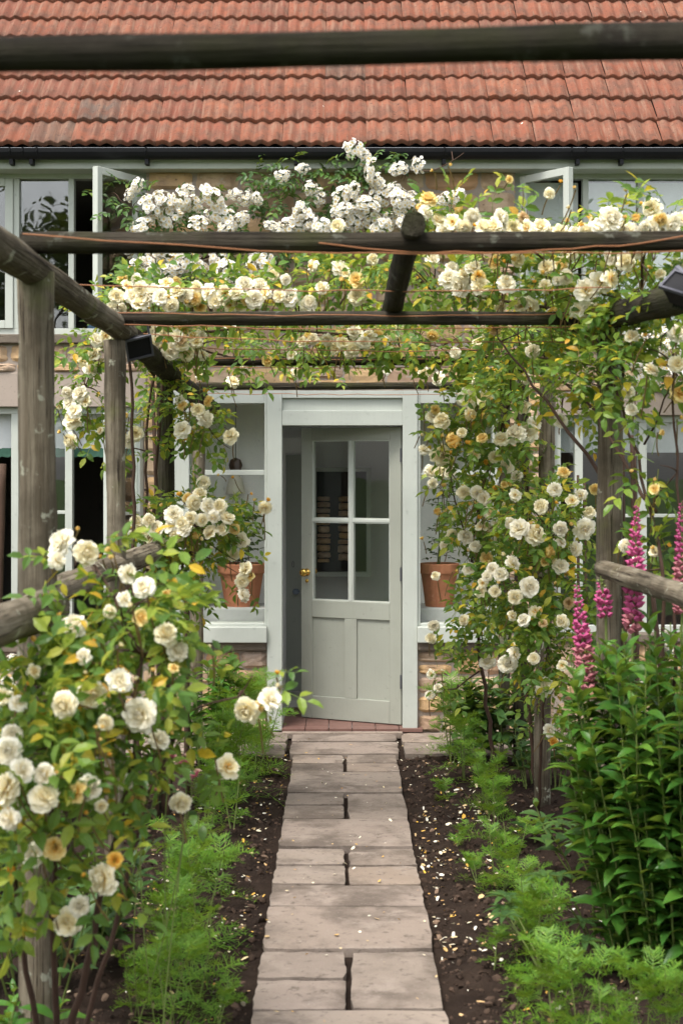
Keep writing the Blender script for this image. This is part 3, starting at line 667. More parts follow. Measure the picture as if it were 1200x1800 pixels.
for rrow in range(10):
    base = roof_e + up * (GA * rrow) + nr * 0.002
    sh = tr_.uniform(-.006, .006)
    for c_ in range(-5, 26):
        X = x_ref + (c_ + 0.5) * TW + sh - 0.0 * rrow
        pxx = CX + X * FPX / base.y
        if pxx < -330 or pxx > 1530: continue
        g = any(gr == rrow and abs(pxx - gx) < 30 for gr, gx in greys)
        m = Matrix.Translation((X, base.y, base.z)) @ R3 @ Euler((tr_.uniform(-.016, .020), tr_.uniform(-.014, .016), tr_.uniform(-.012, .012))).to_matrix().to_4x4() @ Matrix.Translation((0, tr_.uniform(-.009, .007), tr_.uniform(0, .006)))
        place('tile', tr_.choice(gmesh if g else tmesh), roof, m)

# ================================================================== PERGOLA
PG = thing('rustic_pergola', 'rustic log pergola with posts, rails and cross poles arching over the garden path', 'pergola', (0, 6, 0))
pergola_lists = {}
def log(name, p0, p1, r0, r1, mat, seed, parent=None, bend=0.012, n=14, seg=None):
    p0, p1 = Vector(p0), Vector(p1); L = (p1 - p0).length; r = random.Random(seed); seg = seg or max(5, int(L / 0.10))
    b = MB(); q = (p1 - p0).to_track_quat('Z', 'Y').to_matrix().to_4x4(); ph = r.uniform(0, 6)
    for i in range(seg + 1):
        t = i / seg; rr = r0 + (r1 - r0) * t
        cx_ = bend * math.sin(t * 3.0 + ph) - bend * math.sin(ph) * (1 - t); cy_ = bend * math.cos(t * 2.3 + ph) - bend * math.cos(ph) * (1 - t)
        for k in range(n):
            a = 2 * math.pi * k / n
            nz = noise.noise(Vector((math.cos(a) * 1.3 + seed * 3.7, math.sin(a) * 1.3, t * L * 2.2))) * 0.16 + noise.noise(Vector((math.cos(a) * 3 + seed, math.sin(a) * 3, t * L * 9))) * 0.09
            rad = rr * (1 + nz); b.v.append((cx_ + rad * math.cos(a), cy_ + rad * math.sin(a), t * L))
    for i in range(seg):
        for k in range(n):
            a = i * n + k; c = i * n + (k + 1) % n; b.f.append((a, c, c + n, a + n))
    b.f.append(tuple(range(n))[::-1]); b.f.append(tuple(seg * n + k for k in range(n))); b.m = [0] * len(b.f)
    me = b.mesh(name, mat, smooth=True)
    me.polygons[len(b.f) - 1].use_smooth = False; me.polygons[len(b.f) - 2].use_smooth = False
    return place(name, me, parent or PG, Matrix.Translation(p0) @ q)
def V(*a): return Vector(a)
# posts on the left: photo x, y of the top, distance
for k, (px, Y, top, r0, m) in enumerate(((57, 4.57, 478, 0.055, 'wood'), (198, 6.17, 598, 0.041, 'wood'), (288, 7.96, 640, 0.044, 'wood_dark'), (345, 9.72, 700, 0.041, 'wood_grey'))):
    t_ = W(px, top, Y); log('post', (t_.x + (0.012 if k == 0 else 0), Y, -0.06), t_, r0 * 0.96, r0, M[m], 10 + k, bend=0.012)
log('post', (-0.93, 2.45, -0.06), (-0.92, 2.45, 2.27), 0.05, 0.05, M['wood'], 20)
# posts on the right
for k, (px, pb, Y, top, r0, m) in enumerate(((1068, 1072, 6.1, 575, 0.050, 'wood'), (961, 952, 8.0, 620, 0.042, 'wood_grey'), (915, 912, 9.1, 660, 0.038, 'wood_dark'), (884, 886, 9.75, 675, 0.036, 'wood_dark'))):
    t_ = W(px, top, Y); log('post', ((pb - CX) * Y / FPX, Y, -0.06), t_, r0, r0 * 0.95, M[m], 30 + k)
log('post', (1.06, 4.3, -0.06), (1.05, 4.3, 2.22), 0.05, 0.048, M['wood'], 41)
log('post', (1.03, 2.45, -0.06), (1.03, 2.45, 2.27), 0.05, 0.05, M['wood'], 42)
# side rails on top
log('top_rail', W(-560, 55, 2.2), W(228, 592, 6.5), 0.048, 0.046, M['wood'], 50, bend=0.006)
log('top_rail', W(213, 596, 6.42) + V(0.05, 0, -0.005), W(372, 716, 10.05), 0.050, 0.045, M['wood_dark'], 51, bend=0.012)
log('top_rail', W(1960, 330, 2.2), W(935, 592, 8.5), 0.048, 0.052, M['wood_dark'], 52, bend=0.008)
log('top_rail', W(960, 597, 8.2), W(868, 690, 10.05), 0.045, 0.042, M['wood_dark'], 53)
# cross poles: photo (x0,y0) - (x1,y1) at distance Y, radius
for k, (x0, y0, x1, y1, Y, r0, r1, nm) in enumerate(((-520, 100, 1800, 52, 2.43, 0.026, 0.031, 'wood_black'), (38, 426, 1330, 426, 4.5, 0.031, 0.029, 'wood_dark'), (185, 561, 1140, 561, 6.05, 0.027, 0.027, 'wood_dark'),
                                                     (262, 634, 960, 633, 7.9, 0.024, 0.022, 'wood_dark'), (345, 678, 905, 678, 9.75, 0.023, 0.022, 'wood_dark'))):
    log('cross_pole', W(x0, y0, Y), W(x1, y1, Y), r0, r1, M[nm], 60 + k, bend=0.010)
log('ridge_pole', W(727, 393, 4.40), W(690, 545, 6.25), 0.036, 0.040, M['wood_dark'], 70, bend=0.004)
# mid-height side rails
log('side_rail', V(-0.86, 2.2, 1.37), V(-0.826, 4.47, 1.325), 0.055, 0.053, M['wood_grey'], 71, bend=0.006)
log('side_rail', V(-0.885, 4.64, 1.335), V(-0.87, 7.55, 1.325), 0.044, 0.048, M['wood_grey'], 72, bend=0.008)
log('side_rail', V(1.0, 5.95, 1.33), V(1.0, 2.4, 1.38), 0.036, 0.040, M['wood_grey'], 73, bend=0.006)
# training wires
wr = random.Random(4)
def wire(a, c, sag, n=18):
    a, c = Vector(a), Vector(c); MBw = MB(); pts = []
    for i in range(n + 1):
        t = i / n; p = a.lerp(c, t); p.z -= sag * 4 * t * (1 - t) + wr.uniform(-.004, .004); pts.append(p)
    MBw.tube(pts, 0.0022, 5); MBw.build('wire', M['copper'], PG)
wire(W(40, 412, 4.46), W(1290, 435, 4.46), 0.035); wire(W(560, 428, 4.46), W(1290, 400, 4.46), 0.045)
for (y0, y1, Y, sg) in ((498, 505, 5.5, .02), (548, 552, 6.0, .01), (566, 572, 6.0, .02), (585, 600, 6.6, .02), (606, 612, 7.2, .02), (626, 630, 7.85, .01), (642, 640, 7.85, .015), (690, 691, 9.7, .01)):
    hx = 0.95 * FPX / Y; wire(W(CX - hx, y0, Y), W(CX + hx, y1, Y), sg)

# ================================================================== PLANT PARTS
def leaflet(mb, base, d, nrm, L, wd, fold=0.25, droop=0.15, mi=0):
    d = Vector(d).normalized(); nrm = Vector(nrm); s_ = d.cross(nrm).normalized(); nrm = s_.cross(d).normalized()
    def P(t, w, z): return base + d * (L * t) + s_ * (w * wd * 0.5) + nrm * (L * z - L * droop * t * t)
    v = [P(0, 0, 0), P(.30, -.82, fold * .22), P(.66, -.78, fold * .2), P(1, 0, -.04), P(.66, .78, fold * .2), P(.30, .82, fold * .22), P(.33, 0, 0), P(.68, 0, 0)]
    mb.add(v, [(0, 6, 1), (6, 7, 2, 1), (7, 3, 2), (0, 5, 6), (6, 5, 4, 7), (7, 4, 3)], mi)
def sprig_verts(seed, nl=5, L=0.115, ll=0.047, lw=0.027):
    r = random.Random(seed); mb = MB(); pts = [Vector((0, L * t, 0.02 * math.sin(t * 2.2) - 0.02 * t * t)) for t in (0, .5, 1)]
    mb.tube(pts, [0.0014, 0.0011, 0.0008], 3, cap=False)
    pos = [1.0] + [x for x in (0.84, 0.50, 0.25)[:(nl - 1) // 2] for _ in (0, 1)]
    for i, t in enumerate(pos):
        sd = 0 if i == 0 else (1 if i % 2 else -1); base = Vector((0, L * t, 0.02 * math.sin(t * 2.2) - 0.02 * t * t))
        dr = Vector((sd * r.uniform(.8, 1.1), 0.25 + r.uniform(0, .45) if sd else 1.0, r.uniform(-.35, .15)))
        k = (1.12 if i == 0 else 1.0 - 0.1 * (t < .4)) * r.uniform(.85, 1.12)
        leaflet(mb, base, dr, Vector((r.uniform(-.3, .3), r.uniform(-.3, .3), 1)), ll * k, lw * k, r.uniform(.2, .6), r.uniform(.02, .35))
    return mb
SPR = [sprig_verts(k, 7 if k % 3 == 0 else 5) for k in range(8)]
SPR_np = [(np.array(s_.v), s_.f) for s_ in SPR]
class Bulk:                             # many transformed copies of templates in one mesh
    def __init__(s): s.V = []; s.F = []; s.o = 0
    def add(s, tpl, mat):
        v, f = tpl; m = np.array(mat); s.V.append(v @ m[:3, :3].T + m[:3, 3]); s.F.extend([tuple(i + s.o for i in q) for q in f]); s.o += len(v)
    def build(s, name, mats, parent, kind='stuff', smooth=False):
        if not s.V: return None
        me = bpy.data.meshes.new(name); me.from_pydata(np.concatenate(s.V).tolist(), [], s.F)
        me.materials.append(mats)
        if smooth: me.polygons.foreach_set('use_smooth', [True] * len(me.polygons))
        o = bpy.data.objects.new(name, me); link(o, parent)
        if kind: o['kind'] = kind
        return o
def orient(d, up, roll=0.0):            # matrix whose +Y is d and +Z near up
    y = Vector(d).normalized(); z = Vector(up); x = y.cross(z)
    if x.length < 1e-3: x = y.cross(Vector((1, 0, 0)))
    x.normalize(); z = x.cross(y)
    m = Matrix((x, y, z)).transposed().to_4x4()
    return m @ Matrix.Rotation(roll, 4, 'Y')

def bloom_mesh(name, seed, mat, style):
    """layered rose: rings of cupped petals around a tighter heart; unit radius, axis +Z"""
    r = random.Random(seed); mb = MB(); tone = []
    if style == 'full': rings = [(10, 1.0, -14, 20), (11, 1.0, 2, 20), (11, .95, 18, 15), (11, .86, 34, 10), (10, .77, 50, 5), (9, .70, 64, 0), (8, .64, 77, -5), (6, .60, 86, -10)]
    elif style == 'open': rings = [(9, 1.0, -6, 25), (10, 1.0, 10, 20), (9, .88, 28, 12), (8, .72, 48, 5), (7, .60, 66, 0), (5, .52, 80, -5)]
    elif style == 'loose': rings = [(8, 1.0, -22, 30), (9, .98, 4, 28), (8, .8, 30, 10), (6, .55, 60, 0)]
    else: rings = [(5, .95, 48, -25), (5, .85, 60, -30), (4, .7, 74, -35)]
    nu, nv = 4, 4
    for ri, (cnt, ln, el, curl) in enumerate(rings):
        off = r.uniform(0, 6.28)
        for p in range(cnt):
            az = off + 2 * math.pi * (p + r.uniform(-.22, .22)) / cnt; e0 = el + r.uniform(-16, 16); Lp = ln * r.uniform(.80, 1.10); wd = ln * (0.66 if style != 'bud' else 1.15) * r.uniform(.75, 1.15)
            ruf = [r.uniform(-.11, .11) for _ in range(nv + 1)]; x = 0.05; z = -0.10; ca, sa = math.cos(az), math.sin(az); o = len(mb.v)
            for i in range(nu + 1):
                u = i / nu; ang = math.radians(e0 + 26 * (1 - u) * (0.8 if el < 50 else .2) - curl * u * u)
                if i: x += Lp / nu * math.cos(ang); z += Lp / nu * math.sin(ang)
                hw = wd * 0.5 * (0.20 + 0.95 * math.sin(min(1, u * 1.08) * 1.75) ** 0.9) * (1 if u < .99 else .78)
                for j in range(nv + 1):
                    v = j / nv * 2 - 1; cup = 0.20 * v * v * u * (0.5 if el > 0 else .2); rr = ruf[j] * u * u
                    xx = x - ((0.16 * v * v + (.07 if j == nv // 2 else 0)) if u > .99 else 0) * Lp - cup * math.sin(ang) + rr * .4; zz = z + cup * math.cos(ang) + rr; t_ = v * hw
                    mb.v.append((xx * ca - t_ * sa, xx * sa + t_ * ca, zz)); tone.append(min(1, max(0, u * (0.45 + 0.65 * ln) * (1.0 if style != 'bud' else .8) + r.uniform(-.03, .03))))
            for i in range(nu):
                for j in range(nv): a = o + i * (nv + 1) + j; mb.f.append((a, a + 1, a + nv + 2, a + nv + 1)); mb.m.append(0)
    if style in ('open', 'loose'):      # stamens
        for p in range(16):
            a = r.uniform(0, 6.28); q = r.uniform(.02, .2); o = mb.add([(0, 0, 0), (.03, .02, 0), (q * math.cos(a), q * math.sin(a), r.uniform(.22, .34)), (q * math.cos(a) + .04, q * math.sin(a), r.uniform(.22, .34))], [(0, 1, 3, 2)], 0); tone += [0, 0, 0, 0]
    n0 = len(mb.v)
    mb.lathe([(0.0, 0.02), (0.16, -0.05), (0.13, -0.22), (0.05, -0.30), (0.035, -0.9)], (0, 0, 0), 6, 1)
    for p in range(5):
        a = p * 1.2566; d = Vector((math.cos(a), math.sin(a), -.1 if style != 'bud' else 1.2)); leaflet(mb, Vector((0, 0, -0.12)), d, Vector((0, 0, 1)), .5, .18, .2, .2, 1)
    tone += [0.5] * (len(mb.v) - n0); mb.a = tone
    return mb.mesh(name, [mat, M['stem']], smooth=True)
BL = {}
for key, mat in (('c', 'p_cream'), ('w', 'p_white'), ('y', 'p_yellow'), ('g', 'p_gold'), ('s', 'p_spent')):
    BL[key] = [bloom_mesh('bloom', 300 + k + ord(key), M[mat], st) for k, st in enumerate(('full', 'full', 'full', 'open', 'open', 'loose') if key in 'cw' else ('open', 'full', 'bud', 'open'))]
BUD = [bloom_mesh('rosebud', 400 + k, M[m], 'bud') for k, m in enumerate(('p_yellow', 'p_gold', 'p_yellow', 'p_cream'))]
def bez(a, c, n=8, sag=0.0, jit=0.02, r=rnd):
    a, c = Vector(a), Vector(c); mid = (a + c) / 2 + Vector((r.uniform(-1, 1), r.uniform(-1, 1), r.uniform(-1, 1))) * jit + Vector((0, 0, sag)); pts = []
    for i in range(n + 1):
        t = i / n; pts.append(a * (1 - t) ** 2 + mid * 2 * t * (1 - t) + c * t * t)
    return pts

def rose(name, label, base, canes, ell, blooms, buds, seed, nleaf=150, dens=4.4, leafmat='leaf_rose', extra=0, extra_px=30, scale=1.0, group='cream climbing roses', lift=0.0):
    r = random.Random(seed); P = thing(name, label, 'rose', base, group)
    allp = []
    for cn in canes:
        pts = [Vector(p) for p in cn[0]]; sm = []
        for i in range(len(pts) - 1):
            a, c = pts[i], pts[i + 1]; k = max(2, int((c - a).length / 0.09))
            for j in range(k): sm.append(a.lerp(c, j / k) + Vector((r.uniform(-1, 1), r.uniform(-1, 1), r.uniform(-.3, .3))) * 0.010)
        sm.append(pts[-1]); n = len(sm); mb = MB(); mb.tube(sm, [cn[1] + (cn[2] - cn[1]) * i / (n - 1) for i in range(n)], 7); mb.build('cane', M['cane'], P, smooth=True); allp += sm
    tw = MB(); bulk = Bulk(); spr = []
    E = [(W(e[0], e[1], e[2]), e[3] * e[2] / FPX, e[5], e[4] * e[2] / FPX, e) for e in ell]
    for (c, ax, ay, az, e) in E:
        area = math.pi * ax * az; n = int(dens * (e[6] if len(e) > 6 else 1.0) * area / 0.0042 / (scale * scale))
        nodes = []
        for i in range(max(2, n // 9)):  # twigs
            d = Vector((r.gauss(0, 1), r.gauss(0, 1), r.gauss(0, 1))).normalized(); q = c + Vector((d.x * ax, d.y * ay, d.z * az)) * r.uniform(.6, 1.0)
            st = min(allp, key=lambda p: (p - q).length_squared) if allp else c
            if (st - q).length > 0.55: st = c + (q - c) * 0.1 + Vector((r.uniform(-1, 1) * ax, r.uniform(-1, 1) * ay, r.uniform(-1, 1) * az)) * .3
            pts = bez(st, q, 6, r.uniform(-.02, .05), .05, r); tw.tube(pts, [0.0042 - 0.0005 * k for k in range(7)], 4, cap=False); nodes += pts[2:]
        for i in range(n):
            d = Vector((r.gauss(0, 1), r.gauss(0, 1), r.gauss(0, 1))).normalized(); q = c + Vector((d.x * ax, d.y * ay, d.z * az)) * (r.random() ** 0.42)
            nd = min(nodes, key=lambda p: (p - q).length_squared)
            out = (q - nd); out = out.normalized() if out.length > 1e-4 else d
            dirv = (out * 0.8 + d * 0.5 + Vector((r.gauss(0, .5), r.gauss(0, .5), r.gauss(0, .4) - .12)))
            upv = Vector((r.gauss(0, .5), r.gauss(-.35, .5), 1))
            if (nd - q).length > 0.12: q = nd + (q - nd).normalized() * r.uniform(.02, .13)
            spr.append(Matrix.Translation(q) @ orient(dirv, upv) @ Matrix.Scale(r.uniform(.65, 1.2) * scale, 4))
    spr.sort(key=lambda m: m.translation.y)
    meshes = [m_ for m_ in SPM[leafmat]]
    # nearest leaves are objects of their own
    pick = set(range(0, len(spr), max(1, len(spr) // max(1, nleaf)))) if nleaf < len(spr) * .5 else set(range(min(nleaf, len(spr))))
    pick = set(list(sorted(pick))[:nleaf])
    for i, m in enumerate(spr):
        if i in pick: place('leaf', r.choice(meshes), P, m)
        else: bulk.add(r.choice(SPR_np), m)
    bulk.build('foliage', M[leafmat], P)
    def depth(px, py):
        best = None
        for (c, ax, ay, az, e) in E:
            d2 = ((px - e[0]) / e[3]) ** 2 + ((py - e[1]) / e[4]) ** 2
            if d2 < 1:
                y = e[2] - e[5] * math.sqrt(1 - d2) * 0.95; best = y if best is None else min(best, y)
        if best is None: best = min(E, key=lambda q: ((px - q[4][0]) / q[4][3]) ** 2 + ((py - q[4][1]) / q[4][4]) ** 2)[4][2]
        return best
    bl = list(blooms)
    for (c, ax, ay, az, e) in E:
        for i in range(int(extra * (e[6] if len(e) > 6 else 1.0) * e[3] * e[4] / 2500.0 + r.random())):
            a = r.uniform(0, 6.28); q = math.sqrt(r.random()); bl.append((e[0] + e[3] * q * math.cos(a), e[1] + e[4] * q * math.sin(a), extra_px * r.uniform(.7, 1.15), r.choice('cccccwwwwwwyys')))
    def put(px, py, dp, meshes_, nm):
        Y = depth(px, py) - r.uniform(0, .06); p = W(px, py, Y); s_ = dp * Y / FPX / 2 * 0.98
        d = Vector((r.gauss(0, .55), -1.0 + r.gauss(0, .2), r.gauss(.30, .45))) if nm == 'bloom' else Vector((r.gauss(0, .7), r.gauss(-.4, .4), r.uniform(.2, 1.3)))
        q = d.to_track_quat('Z', 'Y').to_matrix().to_4x4()
        place(nm, r.choice(meshes_), P, Matrix.Translation(p) @ q @ Matrix.Rotation(r.uniform(0, 6.28), 4, 'Z') @ Matrix.Scale(s_, 4))
        tail = p - d.normalized() * (0.85 * s_); st = tail + Vector((r.uniform(-.04, .04), r.uniform(.06, .14), r.uniform(-.14, -.02)))
        tw.tube(bez(st, tail, 4, -0.01, .01, r), 0.0026, 4, mi=1, cap=False)
    for bb in bl:
        t = bb[3] if len(bb) > 3 else r.choice('cccww'); put(bb[0], bb[1], bb[2], BL[t], 'bloom')
    for bb in buds: put(bb[0], bb[1], bb[2] if len(bb) > 2 else 14, BUD, 'rosebud')
    nb = int(len(bl) * 0.55)
    for i in range(nb):
        k = r.choice(bl); ux, uy = k[0] + r.gauss(0, 24), k[1] + r.gauss(-4, 20)
        if any(((ux - e[0]) / e[3]) ** 2 + ((uy - e[1]) / e[4]) ** 2 < .95 for e in ell): put(ux, uy, r.uniform(10, 17), BUD, 'rosebud')
    o = tw.build('twigs', [M['cane'], M['rstem']], P); o['kind'] = 'stuff'
    return P
SPM = {k: [s_.mesh('leaf', M[k]) for s_ in SPR] for k in ('leaf_rose', 'leaf_wall')}

# ---- the cream roses
def g0(X, Y): return Vector((X, Y, -0.03))
P1_bl = [(108,955,56,'w'),(152,972,50),(100,985,36),(226,1008,42,'w'),(252,1032,42,'w'),(296,1046,28,'y'),(193,1076,26,'c'),(130,1100,50),(78,1135,28),(147,1155,30,'w'),(247,1086,34,'y'),(292,1114,46),(312,1143,46,'w'),
 (210,1197,52,'w'),(162,1222,54),(112,1240,50),(247,1258,68,'w'),(4,1226,42),(32,1236,34),(14,1322,58),(10,1388,66),(80,1362,46,'w'),(78,1402,56),(157,1385,52,'w'),(136,1394,46,'y'),(240,1405,36,'y'),(317,1412,42),(400,1348,52,'c'),
 (178,1418,26),(96,1492,46,'y'),(60,1503,48),(25,1528,32,'g'),(202,1512,32,'g'),(180,1545,62),(140,1594,42,'w'),(118,1622,54),(433,1250,52),(474,1230,48,'w'),(455,1243,26,'y'),(283,1244,24,'y'),(280,1300,42),(15,1440,44,'w'),(22,1290,40),(305,1175,22,'y'),(60,1180,30,'c')]
P1_bu = [(193,968,18),(487,1185,16),(369,1140,15),(97,1612,22),(215,1215,15),(270,1180,14),(318,1200,16),(370,1330,22),(100,1360,14),(300,1290,12),(240,1195,14),(330,1125,12),(137,930,14),(205,945,14),(490,1205,12)]
P1_el = [(60,1205,4.15,95,60,.2),(215,1090,4.1,110,70,.22),(290,1060,4.2,50,50,.15,.7),(200,1200,4.0,115,85,.22,.85),(100,1290,3.9,120,90,.25),(60,1400,3.8,110,95,.22),(210,1330,4.1,100,75,.18,.7),(110,1520,3.85,105,75,.14,.6),(425,1200,4.2,65,30,.06,.35),(350,1330,4.3,60,30,.06,.3),(150,985,4.2,70,36,.10,.45),(20,1560,4.0,60,60,.12,.6),(300,1130,4.1,45,60,.10,.5)]
rose('climbing_rose', 'big cream rose bush in the near corner around the first log post, largest blooms', g0(-0.78, 4.35),
     [([g0(-0.78, 4.35), W(170, 1600, 4.1), W(215, 1450, 4.0), W(240, 1260, 4.0)], .013, .005), ([g0(-0.80, 4.37), W(95, 1540, 4.0), W(90, 1400, 3.9), W(100, 1240, 3.95)], .011, .005), ([g0(-0.76, 4.35), W(260, 1400, 4.2), W(330, 1250, 4.2), W(420, 1225, 4.2)], .009, .003),
      ([g0(-0.82, 4.34), W(30, 1560, 4.0), W(20, 1440, 3.85), W(60, 1220, 4.1)], .010, .004), ([W(230, 1300, 4.0), W(250, 1150, 4.05), W(170, 1000, 4.2)], .007, .003)], P1_el, P1_bl, P1_bu, 1, nleaf=300, dens=5.2, extra=0.17, extra_px=44)
P2_bl = [(140,692,32),(121,708,28),(131,722,30,'w'),(127,740,36),(124,775,32,'c'),(222,732,22,'y'),(239,762,30),(226,776,28),(176,757,16),(165,622,32),(170,598,28),(160,650,30,'w'),(150,640,28),(186,590,28),(118,690,24),(150,705,24),
 (358,848,26),(240,918,28),(275,930,36,'w'),(305,905,36),(325,930,32),(340,885,32),(365,890,32,'w'),(352,868,28),(385,890,30),(400,910,28),(370,935,30),(345,945,24,'y'),(425,950,32),(410,975,26),(285,960,30),(250,938,28),(265,948,26),(310,942,28),(432,1000,30),(425,1022,28),(438,1012,22,'y'),(428,1046,30),(465,893,28),(320,920,28),(335,910,26),(375,910,28,'w'),(262,915,26),(390,930,26),(300,925,30),(235,940,24),(355,915,26),
 (320,755,34),(360,735,38),(320,712,20,'y'),(348,720,28),(366,705,22,'y'),(405,766,32),(358,846,26),(330,875,22,'y'),(412,930,22,'y')]
P2_bu = [(103,718,16),(106,760,13),(470,880,14),(447,880,10),(460,900,10),(410,840,9),(440,868,9),(385,835,9),(290,1050,14)]
P2_el = [(335,915,7.5,105,60,.28),(300,1000,7.6,85,65,.25,.8),(405,925,7.5,45,42,.12,.4),(285,1060,7.7,55,60,.2,.6),(150,690,7.3,42,90,.18,.6),(185,580,7.2,60,60,.22),(215,770,7.6,60,35,.12,.5),(335,735,7.7,50,65,.2,.8),(395,770,7.6,22,40,.08,.25),(426,1010,7.4,16,40,.05,.25),(300,680,7.8,50,40,.2,.7)]
rose('climbing_rose', 'cream rose climbing the dark third post beside the left porch window', g0(-0.87, 7.75),
     [([g0(-0.87, 7.75), W(283, 1150, 7.75), W(270, 900, 7.75), W(285, 650, 7.7)], .012, .008), ([g0(-0.90, 7.72), W(262, 1000, 7.7), W(255, 760, 7.65), W(275, 640, 7.6)], .010, .006), ([g0(-0.85, 7.7), W(300, 1080, 7.6), W(340, 930, 7.5)], .009, .004), ([W(270, 660, 7.6), W(190, 580, 7.3), W(150, 680, 7.3)], .007, .003), ([W(285, 660, 7.7), W(350, 720, 7.7)], .006, .003)], P2_el, P2_bl, P2_bu, 2, nleaf=200, dens=3.6, extra=0.3, extra_px=25)
P3_bl = [(232,520,30,'w'),(258,528,30),(282,522,32,'w'),(312,512,28),(338,528,30,'w'),(378,530,28),(352,540,26,'y'),(420,540,30,'w'),(465,515,28),(490,520,26),(215,490,22,'y'),(240,490,24),(310,495,22,'y'),(275,600,30,'w'),(318,605,30),(345,600,26),(590,612,26),(648,590,30),(672,600,26,'w'),(205,520,30),(225,503,28),(270,513,38,'w'),(292,497,30),(245,532,32),(300,537,32),(325,520,32),(365,512,34,'w'),(395,516,32),(430,500,36,'w'),(447,526,38,'w'),(457,500,30),(405,537,30),(510,523,36,'w'),(540,538,32,'w'),(598,473,38,'w'),(626,492,32,'y'),(628,520,36,'c'),(290,580,32),(310,592,30),(300,616,36,'w'),(328,620,32,'c'),(272,583,28),(356,622,26),(410,670,26),(515,665,26,'y'),(521,654,20),(550,596,24),(470,633,24,'y'),(430,646,22),(548,467,28),(480,482,24),(660,590,30,'y'),(640,602,28),(602,602,26),(575,596,26),(626,582,24),(690,588,24),(615,622,22),(725,600,34,'w'),(680,650,20),(345,505,28),(250,505,30),(415,515,30),(640,480,26),(565,505,26),(700,575,24),(340,590,28),(320,580,26,'y'),(230,580,30),(210,545,30),(255,555,30),(620,612,26),(530,600,22)]
P3_el = [(265,525,7.0,90,40,.35),(420,520,7.0,110,34,.35),(570,500,7.0,110,42,.4),(300,600,7.4,75,40,.35),(470,600,7.8,150,28,.4,.8),(630,600,7.8,110,32,.4,.8),(430,655,8.6,90,14,.2,.4),(570,650,8.8,120,14,.2,.4)]
rose('climbing_rose', 'cream rose trained over the cross poles above the doorway', g0(-0.93, 7.3),
     [([g0(-0.93, 7.3), W(235, 1000, 7.3), W(228, 600, 7.1), W(300, 560, 7.1), W(560, 555, 7.1)], .012, .005), ([W(228, 600, 7.1), W(420, 575, 7.3), W(650, 590, 7.5)], .008, .004), ([W(300, 600, 7.4), W(450, 640, 8.4), W(640, 640, 8.6)], .007, .003)], P3_el, P3_bl, [], 3, nleaf=150, dens=4.2, extra=1.35, extra_px=25)
P4_bl = [(1105,405,34),(1125,412,34,'w'),(1165,408,36),(940,412,30,'w'),(970,410,30),(1045,412,34,'w'),(865,412,34,'w'),(780,408,30),(810,372,26,'y'),(1190,420,34,'w'),(753,350,34,'y'),(733,366,24,'y'),(593,397,30,'c'),(770,386,30),(795,390,34,'c'),(830,382,38),(850,400,38),(880,385,42),(868,398,36),(902,400,38),(926,402,36),(950,398,36),(985,406,32),(1073,386,52,'w'),(1058,398,48,'w'),(1088,407,42),(1117,386,26,'y'),(1145,365,40,'c'),(1160,386,28,'y'),(1143,402,46),(1180,395,42,'w'),(1196,385,36),(965,340,22,'c'),(895,315,16,'y'),(815,400,32),(1010,410,30),(1030,408,32),
 (790,490,42,'w'),(808,502,44),(845,503,38),(890,500,38,'w'),(830,472,30),(985,463,32),(995,487,32,'w'),(1030,510,52,'w'),(1055,495,46),(1075,490,40),(1015,545,36,'w'),(1040,557,48),(1036,578,38),(930,540,42),(918,534,34),(1000,440,38),(1160,481,22),(705,470,26),(745,655,22),(770,665,28),(870,676,26),(960,470,32),(870,460,28,'y'),(760,455,30),(720,445,28),(1100,460,36),(1120,440,36),(1075,450,34),(910,455,30),(840,600,24),(800,620,22,'w'),(760,590,24,'y'),(655,455,24)]
P4_el = [(850,402,6.0,110,28,.25,.8),(1000,405,6.0,110,24,.25,.8),(1130,392,5.6,100,30,.25,.8),(760,385,6.0,50,36,.15,.6),(760,490,6.6,110,48,.35),(900,490,6.4,110,52,.35),(1040,510,6.2,105,65,.35),(1130,470,5.9,70,55,.25),(700,590,7.6,100,36,.3,.8),(850,600,7.6,110,38,.3,.9),(800,652,8.4,80,18,.2,.5),(950,575,6.8,100,48,.3),(930,340,6.0,30,30,.08,.25),(660,460,6.8,70,30,.25,.7)]
rose('climbing_rose', 'cream rose covering the right half of the pergola top under the upper right window', g0(1.06, 6.3),
     [([g0(1.06, 6.3), W(1085, 900, 6.25), W(1060, 620, 6.3), W(960, 540, 6.4), W(760, 510, 6.5)], .014, .005), ([g0(1.08, 6.2), W(1098, 1000, 6.15), W(1082, 700, 6.15), W(1120, 540, 5.9), W(1140, 420, 5.7)], .012, .005), ([W(1060, 640, 6.3), W(1000, 480, 6.2), W(900, 420, 6.0)], .008, .004), ([W(1040, 640, 6.4), W(880, 620, 7.4), W(700, 600, 7.6)], .007, .003), ([W(1085, 880, 6.2), W(1000, 760, 6.3), W(880, 600, 6.6)], .009, .004)], P4_el, P4_bl, [(985,320,12),(1010,330,12),(1000,365,12),(1100,335,14),(760,300,10),(790,290,10),(1125,360,14)], 4, nleaf=200, dens=4.2, extra=1.3, extra_px=28)
